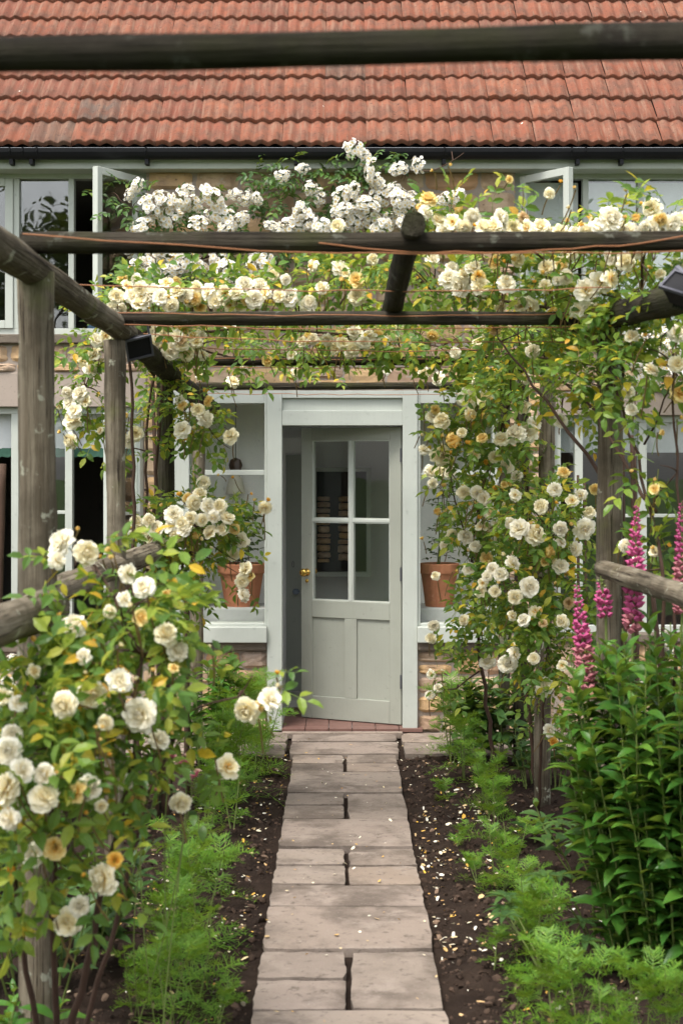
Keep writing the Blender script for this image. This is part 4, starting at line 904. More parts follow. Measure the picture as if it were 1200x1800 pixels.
P5_bl = [(745,790,22,'w'),(760,850,22,'w'),(775,830,24),(800,905,26,'w'),(1020,870,26,'w'),(1035,900,26),(1010,965,28,'w'),(1045,860,22,'y'),(985,930,30),(870,925,28,'w'),(835,960,24,'w'),(865,1000,24),(940,1075,28),(1000,1060,24,'s'),(822,700,42,'w'),(765,720,20,'y'),(760,732,26,'w'),(776,738,32),(786,770,36,'y'),(800,782,42,'y'),(826,728,28),(850,733,22,'y'),(905,763,42,'w'),(926,760,42,'w'),(880,772,32),(940,745,32),(775,800,42,'c'),(757,828,26,'w'),(815,866,28),(850,876,28,'w'),(870,855,20,'g'),(886,852,16,'y'),(838,866,26),(795,942,28),(818,943,30,'w'),(825,1001,28,'w'),(765,1012,18),(913,930,42,'w'),(940,940,42,'c'),(1027,930,44,'w'),(1000,1000,24,'g'),(985,996,30,'w'),(930,1032,38,'w'),(905,1050,30),(880,1010,28),(857,1163,32,'w'),(892,1168,38,'w'),(957,1208,38,'w'),(905,1150,30),(965,1285,26,'w'),(972,1304,18,'g'),(762,1100,22,'w'),(757,1122,22),(757,1185,20,'w'),(770,1210,18),(755,1222,18,'w'),(890,820,28),(860,900,28),(905,870,26),(880,950,28),(855,980,26,'y'),(845,1040,24),(900,990,30),(960,970,32,'y'),(975,860,28,'w'),(990,830,26,'y'),(1005,880,26),(950,890,30),(870,1040,24),(920,1090,28,'w'),(850,700,30),(790,830,26),(835,800,26),(770,900,22,'y'),(782,960,24),(848,925,28),(815,1090,22),(920,715,28),(985,740,28)]
P5_el = [(850,740,7.8,90,75,.3),(795,775,8.0,35,40,.12,.45),(880,860,8.0,85,75,.3),(848,930,8.2,48,75,.2,.8),(965,920,7.4,85,75,.3),(930,1030,7.4,95,75,.28),(850,1060,8.2,50,85,.22),(960,1120,7.3,80,80,.22),(790,1180,8.4,40,60,.12,.45),(955,1220,7.4,45,70,.12,.5),(910,660,7.4,80,55,.3),(785,870,8.3,22,55,.10,.22),(1010,700,6.6,70,70,.2,.6)]
rose('climbing_rose', 'tall cream rose right of the door on a grey post, some leaves yellowing', g0(1.02, 8.1),
     [([g0(1.02, 8.1), W(925, 1200, 8.05), W(935, 900, 8.0), W(900, 680, 7.7)], .012, .006), ([g0(0.86, 8.5), W(842, 1150, 8.4), W(830, 950, 8.3), W(860, 800, 8.0), W(900, 700, 7.6)], .012, .005), ([g0(1.0, 7.9), W(960, 1150, 7.6), W(965, 950, 7.5)], .009, .004), ([W(842, 1180, 8.4), W(800, 1210, 8.4), W(765, 1215, 8.4)], .005, .0025), ([W(840, 1000, 8.3), W(800, 880, 8.2), W(785, 780, 8.0)], .006, .003)], P5_el, P5_bl, [(752,770,8),(748,716,10),(740,765,10),(742,948,12),(800,1004,12)], 5, nleaf=250, dens=3.8, extra=0.95, extra_px=25)
P6_bl = [(1190,640,34),(1195,690,44,'y'),(1130,682,32),(1145,650,30),(1110,720,26,'w'),(1105,690,26,'w'),(1150,860,22,'y'),(1150,970,22),(1120,985,26,'w'),(1098,960,26),(1190,585,36,'w'),(1110,590,28),(1160,760,18,'y')]
P6_el = [(1060,640,5.85,75,70,.25,1.1),(1100,560,5.8,60,40,.2,.8),(1180,620,5.6,55,70,.25,.8),(1150,800,5.7,60,90,.15,.22),(1150,985,5.75,60,36,.12,.5),(1190,540,5.2,40,40,.15,.5)]
rose('climbing_rose', 'straggly cream rose with long bare stems in front of the lower right window', g0(1.16, 5.6),
     [([g0(1.16, 5.6), W(1165, 1000, 5.6), W(1120, 800, 5.8), W(1070, 650, 5.95)], .010, .005), ([g0(1.18, 5.6), W(1190, 900, 5.6), W(1185, 700, 5.6), W(1180, 580, 5.5)], .009, .004), ([W(1150, 900, 5.65), W(1040, 720, 6.0), W(960, 640, 6.3)], .008, .004), ([W(1150, 880, 5.7), W(1190, 830, 5.6)], .005, .002), ([W(1130, 780, 5.8), W(1190, 660, 5.6)], .005, .002)], P6_el, P6_bl, [(1195,735,14),(1110,830,12),(1175,960,14)], 6, nleaf=120, dens=4.4)

# ---- white ramblers on the wall
def white_cluster(seed):
    r = random.Random(seed); mb = MB(); tone = []; n = r.randint(34, 46)
    for i in range(n):
        d = Vector((r.gauss(0, 1), -abs(r.gauss(.7, .6)), r.gauss(.1, .9))).normalized(); c = Vector((d.x * 1.0, d.y * .75, d.z * .9)) * r.uniform(.7, 1.0)
        ax = (d + Vector((r.gauss(0, .3), r.gauss(-.3, .3), r.gauss(.1, .3)))).normalized(); q = ax.to_track_quat('Z', 'Y').to_matrix(); rs = r.uniform(.19, .27); a0 = r.uniform(0, 6)
        for p in range(5):
            a = a0 + p * 1.2566; e1 = Vector((math.cos(a), math.sin(a), 0)); e2 = Vector((-math.sin(a), math.cos(a), 0))
            k = [(0, 0, 0, 0), (.5, -.42, .08, .4), (.96, -.36, .10, 1), (.9, 0, .04, .9), (.96, .36, .10, 1), (.5, .42, .08, .4), (.5, 0, 0, .38)]
            o = len(mb.v); mb.v += [tuple(c + q @ ((e1 * u + e2 * v + Vector((0, 0, w))) * rs)) for u, v, w, t in k]; tone += [t for *_, t in k]
            mb.f += [(o, o + 6, o + 1), (o, o + 5, o + 6), (o + 1, o + 6, o + 3, o + 2), (o + 6, o + 5, o + 4, o + 3)]; mb.m += [0] * 4
        o = len(mb.v); mb.v += [tuple(c + q @ (Vector((math.cos(g) * .16, math.sin(g) * .16, .09)) * rs)) for g in (0, 1.57, 3.14, 4.71)] + [tuple(c + q @ Vector((0, 0, .16 * rs)))]; tone += [0.02] * 5
        mb.f += [(o + g, o + (g + 1) % 4, o + 4) for g in range(4)]; mb.m += [0] * 4
        n0 = len(mb.v); mb.tube([Vector((0, .3, -.3)), c * .6 + Vector((0, .1, -.1)), c], .014, 3, mi=1, cap=False); tone += [0] * (len(mb.v) - n0)
    mb.a = tone; return mb.mesh('flower_cluster', [M['p_wall'], M['stem']])
CLM = [white_cluster(500 + k) for k in range(7)]
def rambler(label, base, canes, clusters, ell, seed, Y=9.93, grp='white wall ramblers'):
    r = random.Random(seed); P = thing('rambling_rose', label, 'rose', base, grp); allp = []
    for cn in canes:
        pts = []
        for i in range(len(cn[0]) - 1): pts += bez(cn[0][i], cn[0][i + 1], 8, 0, .03, r)[:-1]
        pts.append(Vector(cn[0][-1])); MB().tube(pts, [cn[1] + (cn[2] - cn[1]) * i / (len(pts) - 1) for i in range(len(pts))], 6).build('cane', M['cane'], P, smooth=True); allp += pts
    spr = []; tw = MB()
    for e in ell:
        c = W(e[0], e[1], Y + .10); n = int(e[4] * e[2] * e[3] * math.pi * (Y / FPX) ** 2 / 0.0042)
        for i in range(n):
            a = r.uniform(0, 6.28); q = math.sqrt(r.random()); p = W(e[0] + e[2] * q * math.cos(a), e[1] + e[3] * q * math.sin(a), Y + r.uniform(-.10, .16))
            spr.append(Matrix.Translation(p) @ orient((r.gauss(0, .8), r.gauss(-.5, .4), r.gauss(-.25, .6)), (r.gauss(0, .4), r.gauss(-.8, .4), 1)) @ Matrix.Scale(r.uniform(.7, 1.15), 4))
        for i in range(max(1, n // 14)):
            q = W(e[0] + e[2] * r.uniform(-.9, .9), e[1] + e[3] * r.uniform(-.9, .9), Y + r.uniform(-.05, .15)); st = min(allp, key=lambda p: (p - q).length_squared)
            tw.tube(bez(st, q, 6, .02, .08, r), [.004 - .0005 * k for k in range(7)], 4, cap=False)
    spr.sort(key=lambda m: m.translation.y); bulk = Bulk()
    for i, m in enumerate(spr):
        if i < 150: place('leaf', r.choice(SPM['leaf_wall']), P, m)
        else: bulk.add(r.choice(SPR_np), m)
    bulk.build('foliage', M['leaf_wall'], P); o = tw.build('twigs', M['cane'], P); o['kind'] = 'stuff'
    for k in clusters:
        px, py = k[0], k[1]; rad = (k[2] if len(k) > 2 else r.uniform(20, 29)); yy = Y - r.uniform(.05, .22); s_ = rad * yy / FPX
        place('flower_cluster', r.choice(CLM), P, Matrix.Translation(W(px + r.uniform(-4, 4), py + r.uniform(-4, 4), yy)) @ Euler((r.uniform(-.5, .3), r.uniform(-3.1, 3.1), r.uniform(-.4, .4))).to_matrix().to_4x4() @ Matrix.Diagonal((s_, s_, s_ * r.uniform(.7, 1.0), 1)))
WC = [(240,326,16),(262,362),(248,395),(285,358),(318,350),(300,385),(340,362),(345,395),(372,345),(385,375),(432,350,18),(395,400),(425,385),(330,330,15),(240,462),(270,455),(298,448),(262,480),(330,465),(352,472),(398,482),(380,450),(440,458),(455,474),(310,475),(500,312,16),(535,300,14),(545,385),(520,395),(556,350,18),(548,330,16),(600,345),(602,372),(625,262,22),(640,280,18),(655,300),(698,300,18),(737,292,19),(662,345),(692,330,18),(702,348),(640,362),(650,388),(682,390),(620,382),(578,405),(560,405),(720,350),(745,372,18),(782,356),(803,345,17),(742,402),(710,402),(672,402),(505,398),(770,378),(470,455),(600,410),(660,318,18),(230,345,14),(455,350,14),(500,410),(410,340,16),(480,398,18),(530,372,18),(625,330,16),(225,430,18)]
rambler('white rambling rose in dense clusters on the wall between the upper windows', (fx(282), 10.05, 0),
        [([Vector((fx(284), 10.08, -0.03)), W(276, 900, 10.1), W(266, 600, 10.1), W(300, 470, 10.05), W(420, 430, 10.05), W(600, 400, 10.05), W(650, 290, 10.05)], .016, .006), ([W(300, 470, 10.05), W(270, 380, 10.02), W(210, 350, 9.9)], .008, .003), ([W(600, 400, 10.05), W(720, 380, 10.05), W(810, 350, 10.0)], .008, .003), ([W(650, 300, 10.05), W(760, 300, 9.95), W(815, 268, 9.9)], .005, .002), ([W(600, 400, 10.05), W(530, 320, 10.02)], .006, .003)],
        WC, [(650,300,80,40,1.6),(580,330,60,40,1.3),(330,385,110,45,1.6),(330,455,130,40,1.5),(470,360,40,60,1.0),(500,300,40,28,1.3),(640,380,120,35,1.5),(200,350,36,30,1.2),(760,365,60,28,1.3),(800,275,18,14,.8),(450,440,80,40,1.2),(240,330,30,18,1.2),(480,330,36,40,1.2)], 11)
WC2 = [(1150,620),(1172,642),(1140,662),(1186,612),(1162,590),(1130,632),(1195,660),(1215,630),(1120,600),(1230,660)]
rambler('white rambling rose on the wall above the lower right window', (fx(1310), 10.05, 0),
        [([Vector((fx(1312), 10.08, -0.03)), W(1310, 900, 10.1), W(1300, 680, 10.1), W(1200, 640, 10.05), W(1120, 620, 10.0)], .012, .004)], WC2, [(1170,630,80,50,1.5)], 12)

# ================================================================== FEATHERY SEEDLINGS
def cosmos_mesh(seed, h=0.34, nf=15, spread=0.16, wd=0.0021):
    r = random.Random(seed); mb = MB(); tp = MB()
    def needle(a, c, w, nrm):
        d = (c - a); s_ = d.cross(nrm)
        if s_.length < 1e-6: return
        s_ = s_.normalized() * w; mb.add([a - s_, a + s_, c + s_ * .35, c - s_ * .35], [(0, 1, 2, 3)])
    ns = r.randint(2, 3); stems = []
    for i in range(ns):
        top = Vector((r.gauss(0, .05), r.gauss(0, .05), h * r.uniform(.75, 1.05))); pts = bez((r.uniform(-.01, .01), r.uniform(-.01, .01), -0.03), top, 8, 0, .03, r)
        tp.tube(pts, [.004 - .0003 * k for k in range(9)], 5, cap=False); stems.append(pts)
    for f in range(nf * ns):
        st = stems[f % ns]; t = r.uniform(.12, 1.0); p = st[min(8, int(t * 8))]; az = r.uniform(0, 6.28); L = spread * r.uniform(.7, 1.25) * (1.1 - .45 * t); lift = r.uniform(.4, 1.5) if t > .4 else r.uniform(.0, .9)
        d = Vector((math.cos(az), math.sin(az), lift)).normalized(); nrm = Vector((-math.cos(az) * lift, -math.sin(az) * lift, 1)).normalized(); sd = d.cross(nrm).normalized()
        np_ = 9; prev = p
        for i in range(1, np_ + 1):
            u = i / np_; c = p + d * (L * u) - Vector((0, 0, L * .38 * u * u)); needle(prev, c, wd * .9, nrm)
            if i > 1:
                pl = L * .34 * math.sin(min(1, u * 1.0 + .12) * 2.75) + .006
                for sg in (-1, 1):
                    e = (sd * sg + d * r.uniform(.45, .9) + nrm * r.uniform(-.25, .35)).normalized(); q = c + e * pl; needle(c, q, wd, nrm)
                    for k in (.35, .65):
                        b0 = c.lerp(q, k); e2 = (e + (d * .9 - sd * sg * .3) * r.choice((-.7, .9)) + nrm * r.uniform(-.4, .4)).normalized(); needle(b0, b0 + e2 * pl * .5, wd * .9, nrm)
            prev = c
    return mb.mesh('foliage', M['leaf_cosmos']), tp.mesh('stem', M['stem'])
COS = [cosmos_mesh(600 + k, h, nf, sp) for k, (h, nf, sp) in enumerate(((.36, 13, .17), (.30, 11, .16), (.40, 14, .18), (.24, 10, .15), (.32, 17, .19), (.19, 9, .16)))]
cr = random.Random(9)
def cosmos(px, py, scale, k, label):
    p = G(px, py); o = thing('cosmos_plant', label, 'plant', (p.x, p.y, soil_h(p.x, p.y) + 0.005), 'feathery seedlings along the path')
    o.rotation_euler = (0, 0, cr.uniform(0, 6.28)); scale *= 1.15; o.scale = (scale, scale, scale * cr.uniform(0.95, 1.2))
    for me, nm in zip(COS[k], ('foliage', 'stem')):
        c = bpy.data.objects.new(nm, me); C.objects.link(c); c.parent = o
        if nm == 'foliage': c['kind'] = 'stuff'
ORD = ['first', 'second', 'third', 'fourth', 'fifth', 'sixth', 'seventh', 'eighth', 'ninth', 'tenth', 'eleventh', 'twelfth', 'thirteenth', 'fourteenth', 'fifteenth', 'sixteenth', 'seventeenth', 'eighteenth', 'nineteenth', 'twentieth']
LEFT = [(462,1318,1.05,0),(428,1330,1.1,4),(440,1362,1.05,2),(398,1352,1.1,0),(415,1402,1.1,4),(378,1412,1.0,2),(408,1448,.9,1),(366,1470,.85,0),(335,1525,.7,1),(378,1560,.65,3),(330,1600,.75,2),(352,1662,.85,4),(318,1650,.6,1),(290,1720,.75,0),(345,1745,.8,2),(295,1800,.7,4),(380,1790,.5,5),(235,1770,.6,1)]
RIGHT = [(842,1322,.9,4),(795,1335,1.1,0),(815,1362,.9,4),(862,1365,.8,1),(790,1400,.55,5),(862,1425,.75,2),(800,1480,.5,5),(868,1490,.75,0),(880,1560,.75,2),(838,1545,.5,5),(900,1618,.75,1),(935,1665,.72,2),(868,1700,.55,3),(950,1735,.72,0),(905,1760,.5,5),(970,1815,.75,4),(1020,1835,.62,4),(1075,1855,.58,2),(1130,1845,.6,4),(1185,1855,.56,0)]
for i, (px, py, sc, k) in enumerate(LEFT): cosmos(px, py, sc, k, 'feathery green seedling left of the path, %s counted from the house' % ORD[i])
for i, (px, py, sc, k) in enumerate(RIGHT): cosmos(px, py, sc * 1.0, k, 'feathery green seedling right of the path, %s counted from the house' % ORD[i])

# ================================================================== LEAFY PERENNIALS
def lance_mesh(mat, L, wd, seed):
    r = random.Random(seed); mb = MB(); n = 5; dr = r.uniform(.25, .5)
    for i in range(n + 1):
        u = i / n; w = wd * .5 * (math.sin(math.pi * (u * .94 + .05)) ** .8) * (1.15 - .35 * u); y = L * u * (1 - .08 * u); z = L * (.22 * u - dr * u * u)
        for v in (-1, 0, 1): mb.v.append((v * w, y, z + abs(v) * w * .38))
    mb.f = [(i * 3 + j, i * 3 + j + 1, i * 3 + j + 4, i * 3 + j + 3) for i in range(n) for j in range(2)]; mb.m = [0] * len(mb.f); return mb
LAN = [lance_mesh(None, 1.0, .37, 700 + k) for k in range(5)]; LAN_np = [(np.array(l_.v), l_.f) for l_ in LAN]
LANM = {k: [l_.mesh('leaf', M[k], smooth=True) for l_ in LAN] for k in ('leaf_phlox', 'leaf_dark')}
def perennial(name, label, cat, centre, rx, ry, hh, nst, leafL, mat, seed, nleaf=300, node=.055, lean=.25, group=None, whorl=2, white=None):
    r = random.Random(seed); P = thing(name, label, cat, (centre[0], centre[1], -0.02), group); L_ = []; bulk = Bulk(); stm = []
    for i in range(nst):
        a = r.uniform(0, 6.28); q = math.sqrt(r.random()); b0 = Vector((centre[0] + rx * .7 * q * math.cos(a), centre[1] + ry * .7 * q * math.sin(a), -0.04)); h = hh * r.uniform(.72, 1.03) * (1 - .18 * q)
        top = b0 + Vector((math.cos(a) * q * rx * .55 + r.gauss(0, .03), math.sin(a) * q * ry * .55 + r.gauss(0, .03), h)); pts = bez(b0, top, 10, 0, lean * .15, r)
        MB().tube(pts, [.0045 - .00025 * k for k in range(11)], 5, cap=False).build('stem', M['stem'], P); n = int(h / node); az = r.uniform(0, 6.28)
        for k in range(2, n + 1):
            t = k / n; f = t * 10; p = pts[min(9, int(f))].lerp(pts[min(10, int(f) + 1)], f - int(f)); az += 1.57 + r.gauss(0, .25); big = leafL * (0.55 + .75 * math.sin(min(1, t * .92 + .1) * 2.7)) * r.uniform(.8, 1.15)
            if t > .93: big *= .7
            for w_ in range(whorl):
                aa = az + 6.283 * w_ / whorl + r.gauss(0, .15); up = (.9 if t > .9 else .35) + r.gauss(0, .25)
                L_.append(Matrix.Translation(p) @ orient((math.cos(aa), math.sin(aa), up), (0, 0, 1), r.gauss(0, .25)) @ Matrix.Scale(big, 4))
        if white:
            for w_ in range(white):
                q_ = top + Vector((r.gauss(0, .035), r.gauss(0, .035), r.uniform(-.02, .06))); s_ = r.uniform(.028, .045)
                place('flower_cluster', r.choice(CLM), P, Matrix.Translation(q_) @ Euler((r.uniform(-1.2, .2), 0, r.uniform(-1, 1))).to_matrix().to_4x4() @ Matrix.Scale(s_, 4))
    L_.sort(key=lambda m: m.translation.y - .8 * m.translation.z)
    for i, m in enumerate(L_):
        if i < nleaf: place('leaf', r.choice(LANM[mat]), P, m)
        else: bulk.add(r.choice(LAN_np), m)
    bulk.build('foliage', M[mat], P, smooth=True); return P
perennial('phlox_plant', 'dense bright green leafy phlox clump below the pink lupins', 'plant', (1.18, 5.35), .36, .30, 1.34, 96, .098, 'leaf_phlox', 31, 300, .046)
perennial('phlox_plant', 'darker green leafy clump at the right edge behind the bright one', 'plant', (1.55, 6.0), .35, .3, 0.95, 26, .11, 'leaf_dark', 32, 120, .06)
perennial('leafy_perennial', 'bright green leafy plant under the left porch window sill', 'plant', (-0.78, 9.1), .16, .12, 0.80, 20, .085, 'leaf_phlox', 33, 160, .045)
perennial('leafy_perennial', 'dark green leafy plant at the foot of the rose right of the door', 'plant', (0.92, 9.2), .22, .12, 0.62, 16, .15, 'leaf_dark', 34, 120, .06)
perennial('leafy_perennial', 'low dark plant between the two posts right of the door', 'plant', (1.12, 8.5), .2, .2, 0.40, 14, .09, 'leaf_dark', 35, 80, .05)
perennial('white_flowered_plant', 'white flowered border plant behind the first left post', 'plant', (-1.45, 6.2), .40, .35, 1.18, 26, .10, 'leaf_dark', 36, 120, .07, white=3)
perennial('white_flowered_plant', 'white flowered border plant at the right edge beside the hazel sticks', 'plant', (1.62, 7.4), .30, .25, 1.02, 18, .10, 'leaf_dark', 37, 80, .07, white=3)
perennial('leafy_perennial', 'green undergrowth plant between the first and second left posts', 'plant', (-1.0, 5.4), .28, .5, 0.55, 26, .10, 'leaf_dark', 38, 120, .06)
perennial('leafy_perennial', 'leafy undergrowth plant behind the third left post', 'plant', (-1.15, 7.6), .3, .4, 0.65, 26, .10, 'leaf_phlox', 39, 120, .06)
perennial('weed_seedling', 'low weedy plant at the foot of the nearest left post', 'plant', (-1.0, 4.5), .16, .2, 0.28, 10, .09, 'leaf_phlox', 40, 60, .05)
perennial('leafy_perennial', 'shadowed leafy plant low behind the phlox clump', 'plant', (1.15, 6.6), .26, .35, 0.5, 20, .11, 'leaf_dark', 41, 80, .06)
# broad-leaved seedling
bs = G(940, 1475); P = thing('broad_leaf_seedling', 'small seedling with four broad pointed leaves on bare soil', 'plant', (bs.x, bs.y, -0.02))
for k, (a, up, L) in enumerate(((.4, 1.1, .15), (2.6, .6, .15), (4.6, .35, .13), (5.6, .2, .12))): place('leaf', LANM['leaf_phlox'][k], P, Matrix.Translation((bs.x, bs.y, .015)) @ orient((math.cos(a), math.sin(a) * .6, up), (0, 0, 1)) @ Matrix.Diagonal((L * 1.5, L, L, 1)))
MB().tube([(bs.x, bs.y, -.05), (bs.x, bs.y, .02)], .005, 6).build('stem', M['stem'], P)

# ---- lupins
def spike_mesh(seed, h, r0, green, old):
    r = random.Random(seed); mb = MB(); tone = []; n = int(h / .0036); ga = 2.39996
    mb.tube([(0, 0, -.02), (0, 0, h * .5), (0, 0, h)], [.005, .004, .002], 5, mi=1); tone += [0] * len(mb.v)
    for i in range(n):
        t = i / n; z = h * t; a = (i % 6) * 1.047 + (i // 6) * .52 + r.gauss(0, .1); z = h * ((i // 6) * 6 / n) + r.gauss(0, .0045)
        rr = r0 * (1 - .72 * max(0, t - .45) / .55) * r.uniform(.9, 1.1); d = Vector((math.cos(a), math.sin(a), .35)).normalized(); s_ = Vector((-math.sin(a), math.cos(a), 0)); u = d.cross(s_) * -1
        if u.z < 0: u = -u
        p = Vector((0, 0, z)); L = rr; hw = rr * .36; mi = 2 if t < old else (1 if t > 1 - green else 0)
        v = [p + d * L * .25, p + d * L * .62 + s_ * hw + u * hw * .1, p + d * L * .62 - s_ * hw + u * hw * .1, p + d * L * .60 + u * hw * 1.15, p + d * L * 1.08 + u * hw * .30, p + d * L * .62 - u * hw * .55]
        o = mb.add(v, [(0, 1, 3), (0, 3, 2), (1, 4, 3), (3, 4, 2), (0, 5, 1), (0, 2, 5), (1, 5, 4), (5, 2, 4)], mi); tone += [.3, .5, .5, 1.0, .2, .1]
    mb.a = tone; return mb.mesh('flower_spike', [M['p_lupin'], M['stem'], M['p_lupin_old']], smooth=False)
def palm_leaf(P, p, R, r, n=9):
    az = r.uniform(0, 6.28)
    for k in range(n):
        a = az + 6.283 * k / n; place('leaflet', r.choice(LANM['leaf_dark']), P, Matrix.Translation(p) @ orient((math.cos(a), math.sin(a), .12), (0, 0, 1)) @ Matrix.Diagonal((R * .75, R, R, 1)))
def lupin(label, px, ytop, ybot, Y, rpx, green, old, seed, tilt=0.0, leaves=3):
    r = random.Random(seed); b0 = W(px, ybot, Y); h = (ybot - ytop) * Y / FPX; gx = b0.x - tilt * .3
    P = thing('lupin', label, 'lupin', (gx, Y, -0.02), 'pink lupins beside the phlox')
    place('flower_spike', spike_mesh(seed, h, rpx * Y / FPX, green, old), P, Matrix.Translation(b0) @ Matrix.Rotation(tilt, 4, 'Y'))
    MB().tube(bez((gx, Y, -.04), b0, 8, 0, .01, r), .005, 6).build('stem', M['stem'], P)
    for k in range(leaves):
        q = Vector((gx + r.uniform(-.22, .12), Y + r.uniform(-.2, .1), r.uniform(.12, .5))); MB().tube(bez((gx, Y, .0), q, 6, .05, .02, r), .003, 5).build('leaf_stalk', M['stem'], P); palm_leaf(P, q, r.uniform(.07, .10), r)
lupin('tall pink lupin spike fading at its foot, directly above the phlox clump', 1032, 1026, 1212, 5.5, 21, .0, .38, 1, -.10)
lupin('short pink lupin spike with a pale green tip between two taller ones', 1064, 1012, 1085, 5.7, 17, .25, .0, 2, -.12, 2)
lupin('tall deep pink lupin spike crossing behind the right side rail', 1112, 882, 1112, 5.46, 21, .0, .12, 3, .03, 2)
lupin('pink lupin spike cut off by the right edge of the view', 1198, 880, 1080, 5.5, 19, .0, .5, 4, .0, 2)
LP = G(905, 1735); r_ = random.Random(77); P = thing('lupin', 'young lupin without flowers low on the soil among the feathery seedlings', 'lupin', (LP.x, LP.y, -0.02))
for k in range(6):
    q = Vector((LP.x + .12 + r_.uniform(-.16, .2), LP.y + .12 + r_.uniform(-.12, .2), r_.uniform(.08, .22))); MB().tube(bez((LP.x + .12, LP.y + .12, -.03), q, 6, .04, .02, r_), .003, 5).build('leaf_stalk', M['stem'], P); palm_leaf(P, q, r_.uniform(.07, .095), r_)
# ---- honeysuckle by the left bush
def honey_mesh(seed):
    r = random.Random(seed); mb = MB(); tone = []
    for i in range(12):
        a = r.uniform(0, 6.28); d = Vector((math.cos(a), math.sin(a), r.uniform(.1, 1.0))).normalized(); n0 = len(mb.v)
        mb.tube([Vector((0, 0, 0)), d * .55, d * 1.0 + Vector((0, 0, -.1))], [.05, .07, .14], 5, cap=False); tone += [0] * 5 + [.35] * 5 + [1] * 5
    mb.a = tone; return mb.mesh('flower_head', M['p_pink'])
HN = [honey_mesh(k) for k in range(2)]; hp = W(300, 1372, 4.75)
P = thing('honeysuckle', 'pink and cream honeysuckle low beside the near rose bush', 'honeysuckle', (hp.x, 4.75, -0.02)); hr = random.Random(8); bulk = Bulk()
for (px, py, s_) in ((275, 1390, .034), (325, 1342, .034), (250, 1420, .028), (345, 1365, .024), (300, 1330, .024)):
    q = W(px, py, 4.7); MB().tube(bez((hp.x - .06 + hr.uniform(-.09, .09), 4.8 + hr.uniform(-.1, .1), -.04), q, 8, .10, .12, hr), .002, 5).build('stem', M['stem'], P); place('flower_head', HN[hr.randint(0, 1)], P, Matrix.Translation(q) @ Euler((-.7, hr.uniform(-.5, .5), 0)).to_matrix().to_4x4() @ Matrix.Scale(s_, 4))
    for k in range(10): place('leaf', hr.choice(LANM['leaf_dark']), P, Matrix.Translation(q + Vector((hr.gauss(0, .05), hr.uniform(0, .08), hr.uniform(-.16, .0)))) @ orient((hr.gauss(0, 1), hr.gauss(-.3, .6), hr.gauss(0, .4)), (0, 0, 1)) @ Matrix.Diagonal((.075, .05, .05, 1)))

# ================================================================== POTS AND LAMP IN THE PORCH
def pot(label, x0, x1, Y, seed):
    k = Y / FPX; cx_ = ((x0 + x1) / 2 - CX) * k; zb, zt = EYE - (1068.5 - CY) * (10.36 / FPX), EYE - (990 - CY) * k; h = zt - zb; R = (x1 - x0) / 2 * k
    P = thing('flowerpot', label, 'flowerpot', (cx_, Y, zb), 'terracotta pots in the porch windows')
    MB().lathe([(0, 0), (R * .70, 0), (R * .92, h * .76), (R * 1.0, h * .77), (R * 1.02, h * .80), (R * 1.02, h * .985), (R * .99, h), (R * .93, h), (R * .90, h * .9), (0, h * .9)], (cx_, Y, zb), 32).build('pot', M['terracotta'], P, smooth=False)
    MB().lathe([(R * .90, h * .91), (R * .5, h * .93), (0, h * .94)], (cx_, Y, zb), 20).build('compost', M['soil'], P); return Vector((cx_, Y, zb + h * .92)), R
def potplant(label, top, R, hh, seed, n=26, wide=.11):
    r = random.Random(seed); P = thing('pot_plant', label, 'plant', tuple(top)); bulk = Bulk()
    for st in range(3):
        tp = top + Vector((r.gauss(0, .05), r.gauss(0, .03), hh * r.uniform(.7, 1.0))); pts = bez(top + Vector((r.uniform(-.02, .02), 0, 0)), tp, 8, 0, .03, r); MB().tube(pts, [.005 - .0003 * k for k in range(9)], 6).build('stem', M['stem'], P, smooth=True)
        for k in range(n):
            p = pts[r.randint(1, 8)]; a = r.uniform(0, 6.28); place('leaf', r.choice(SPM['leaf_wall']), P, Matrix.Translation(p) @ orient((math.cos(a), math.sin(a) * .7, r.uniform(-.2, .5)), (0, 0, 1)) @ Matrix.Scale(wide / .115 * r.uniform(.6, 1.1), 4))
t_, R_ = pot('terracotta pot behind the left porch window', 383, 466, 10.50, 1); potplant('bushy green plant in the left porch pot', t_, R_, .42, 51, 18, .12)
t_, R_ = pot('terracotta pot behind the right porch window', 737, 806, 10.47, 2); potplant('tomato-like plant in the right porch pot', t_, R_, .56, 52, 16, .10)
lc = W(414, 868, 10.75); P = thing('bell_lamp', 'cream bell-shaped hanging lamp inside the left porch window', 'lamp', tuple(lc))
kk = 10.75 / FPX
MB().lathe([(17 * kk, 0), (17 * kk, 2 * kk), (15.5 * kk, 12 * kk), (12 * kk, 26 * kk), (6 * kk, 34 * kk), (0, 35 * kk)], lc, 20).build('shade', M['shade'], P, smooth=True)
MB().lathe([(0, 36 * kk), (9 * kk, 40 * kk), (12 * kk, 50 * kk), (9 * kk, 60 * kk), (0, 64 * kk)], lc, 14).build('finial', M['cane'], P, smooth=True)
MB().tube([lc + Vector((0, 0, 60 * kk)), Vector((lc.x, lc.y, fz(690)))], .003, 5).build('cord', M['black'], P)
MB().tube([lc + Vector((0, 0, 4 * kk)), lc - Vector((0, 0, 50 * kk))], .0018, 5).build('pull_string', M['copper'], P)

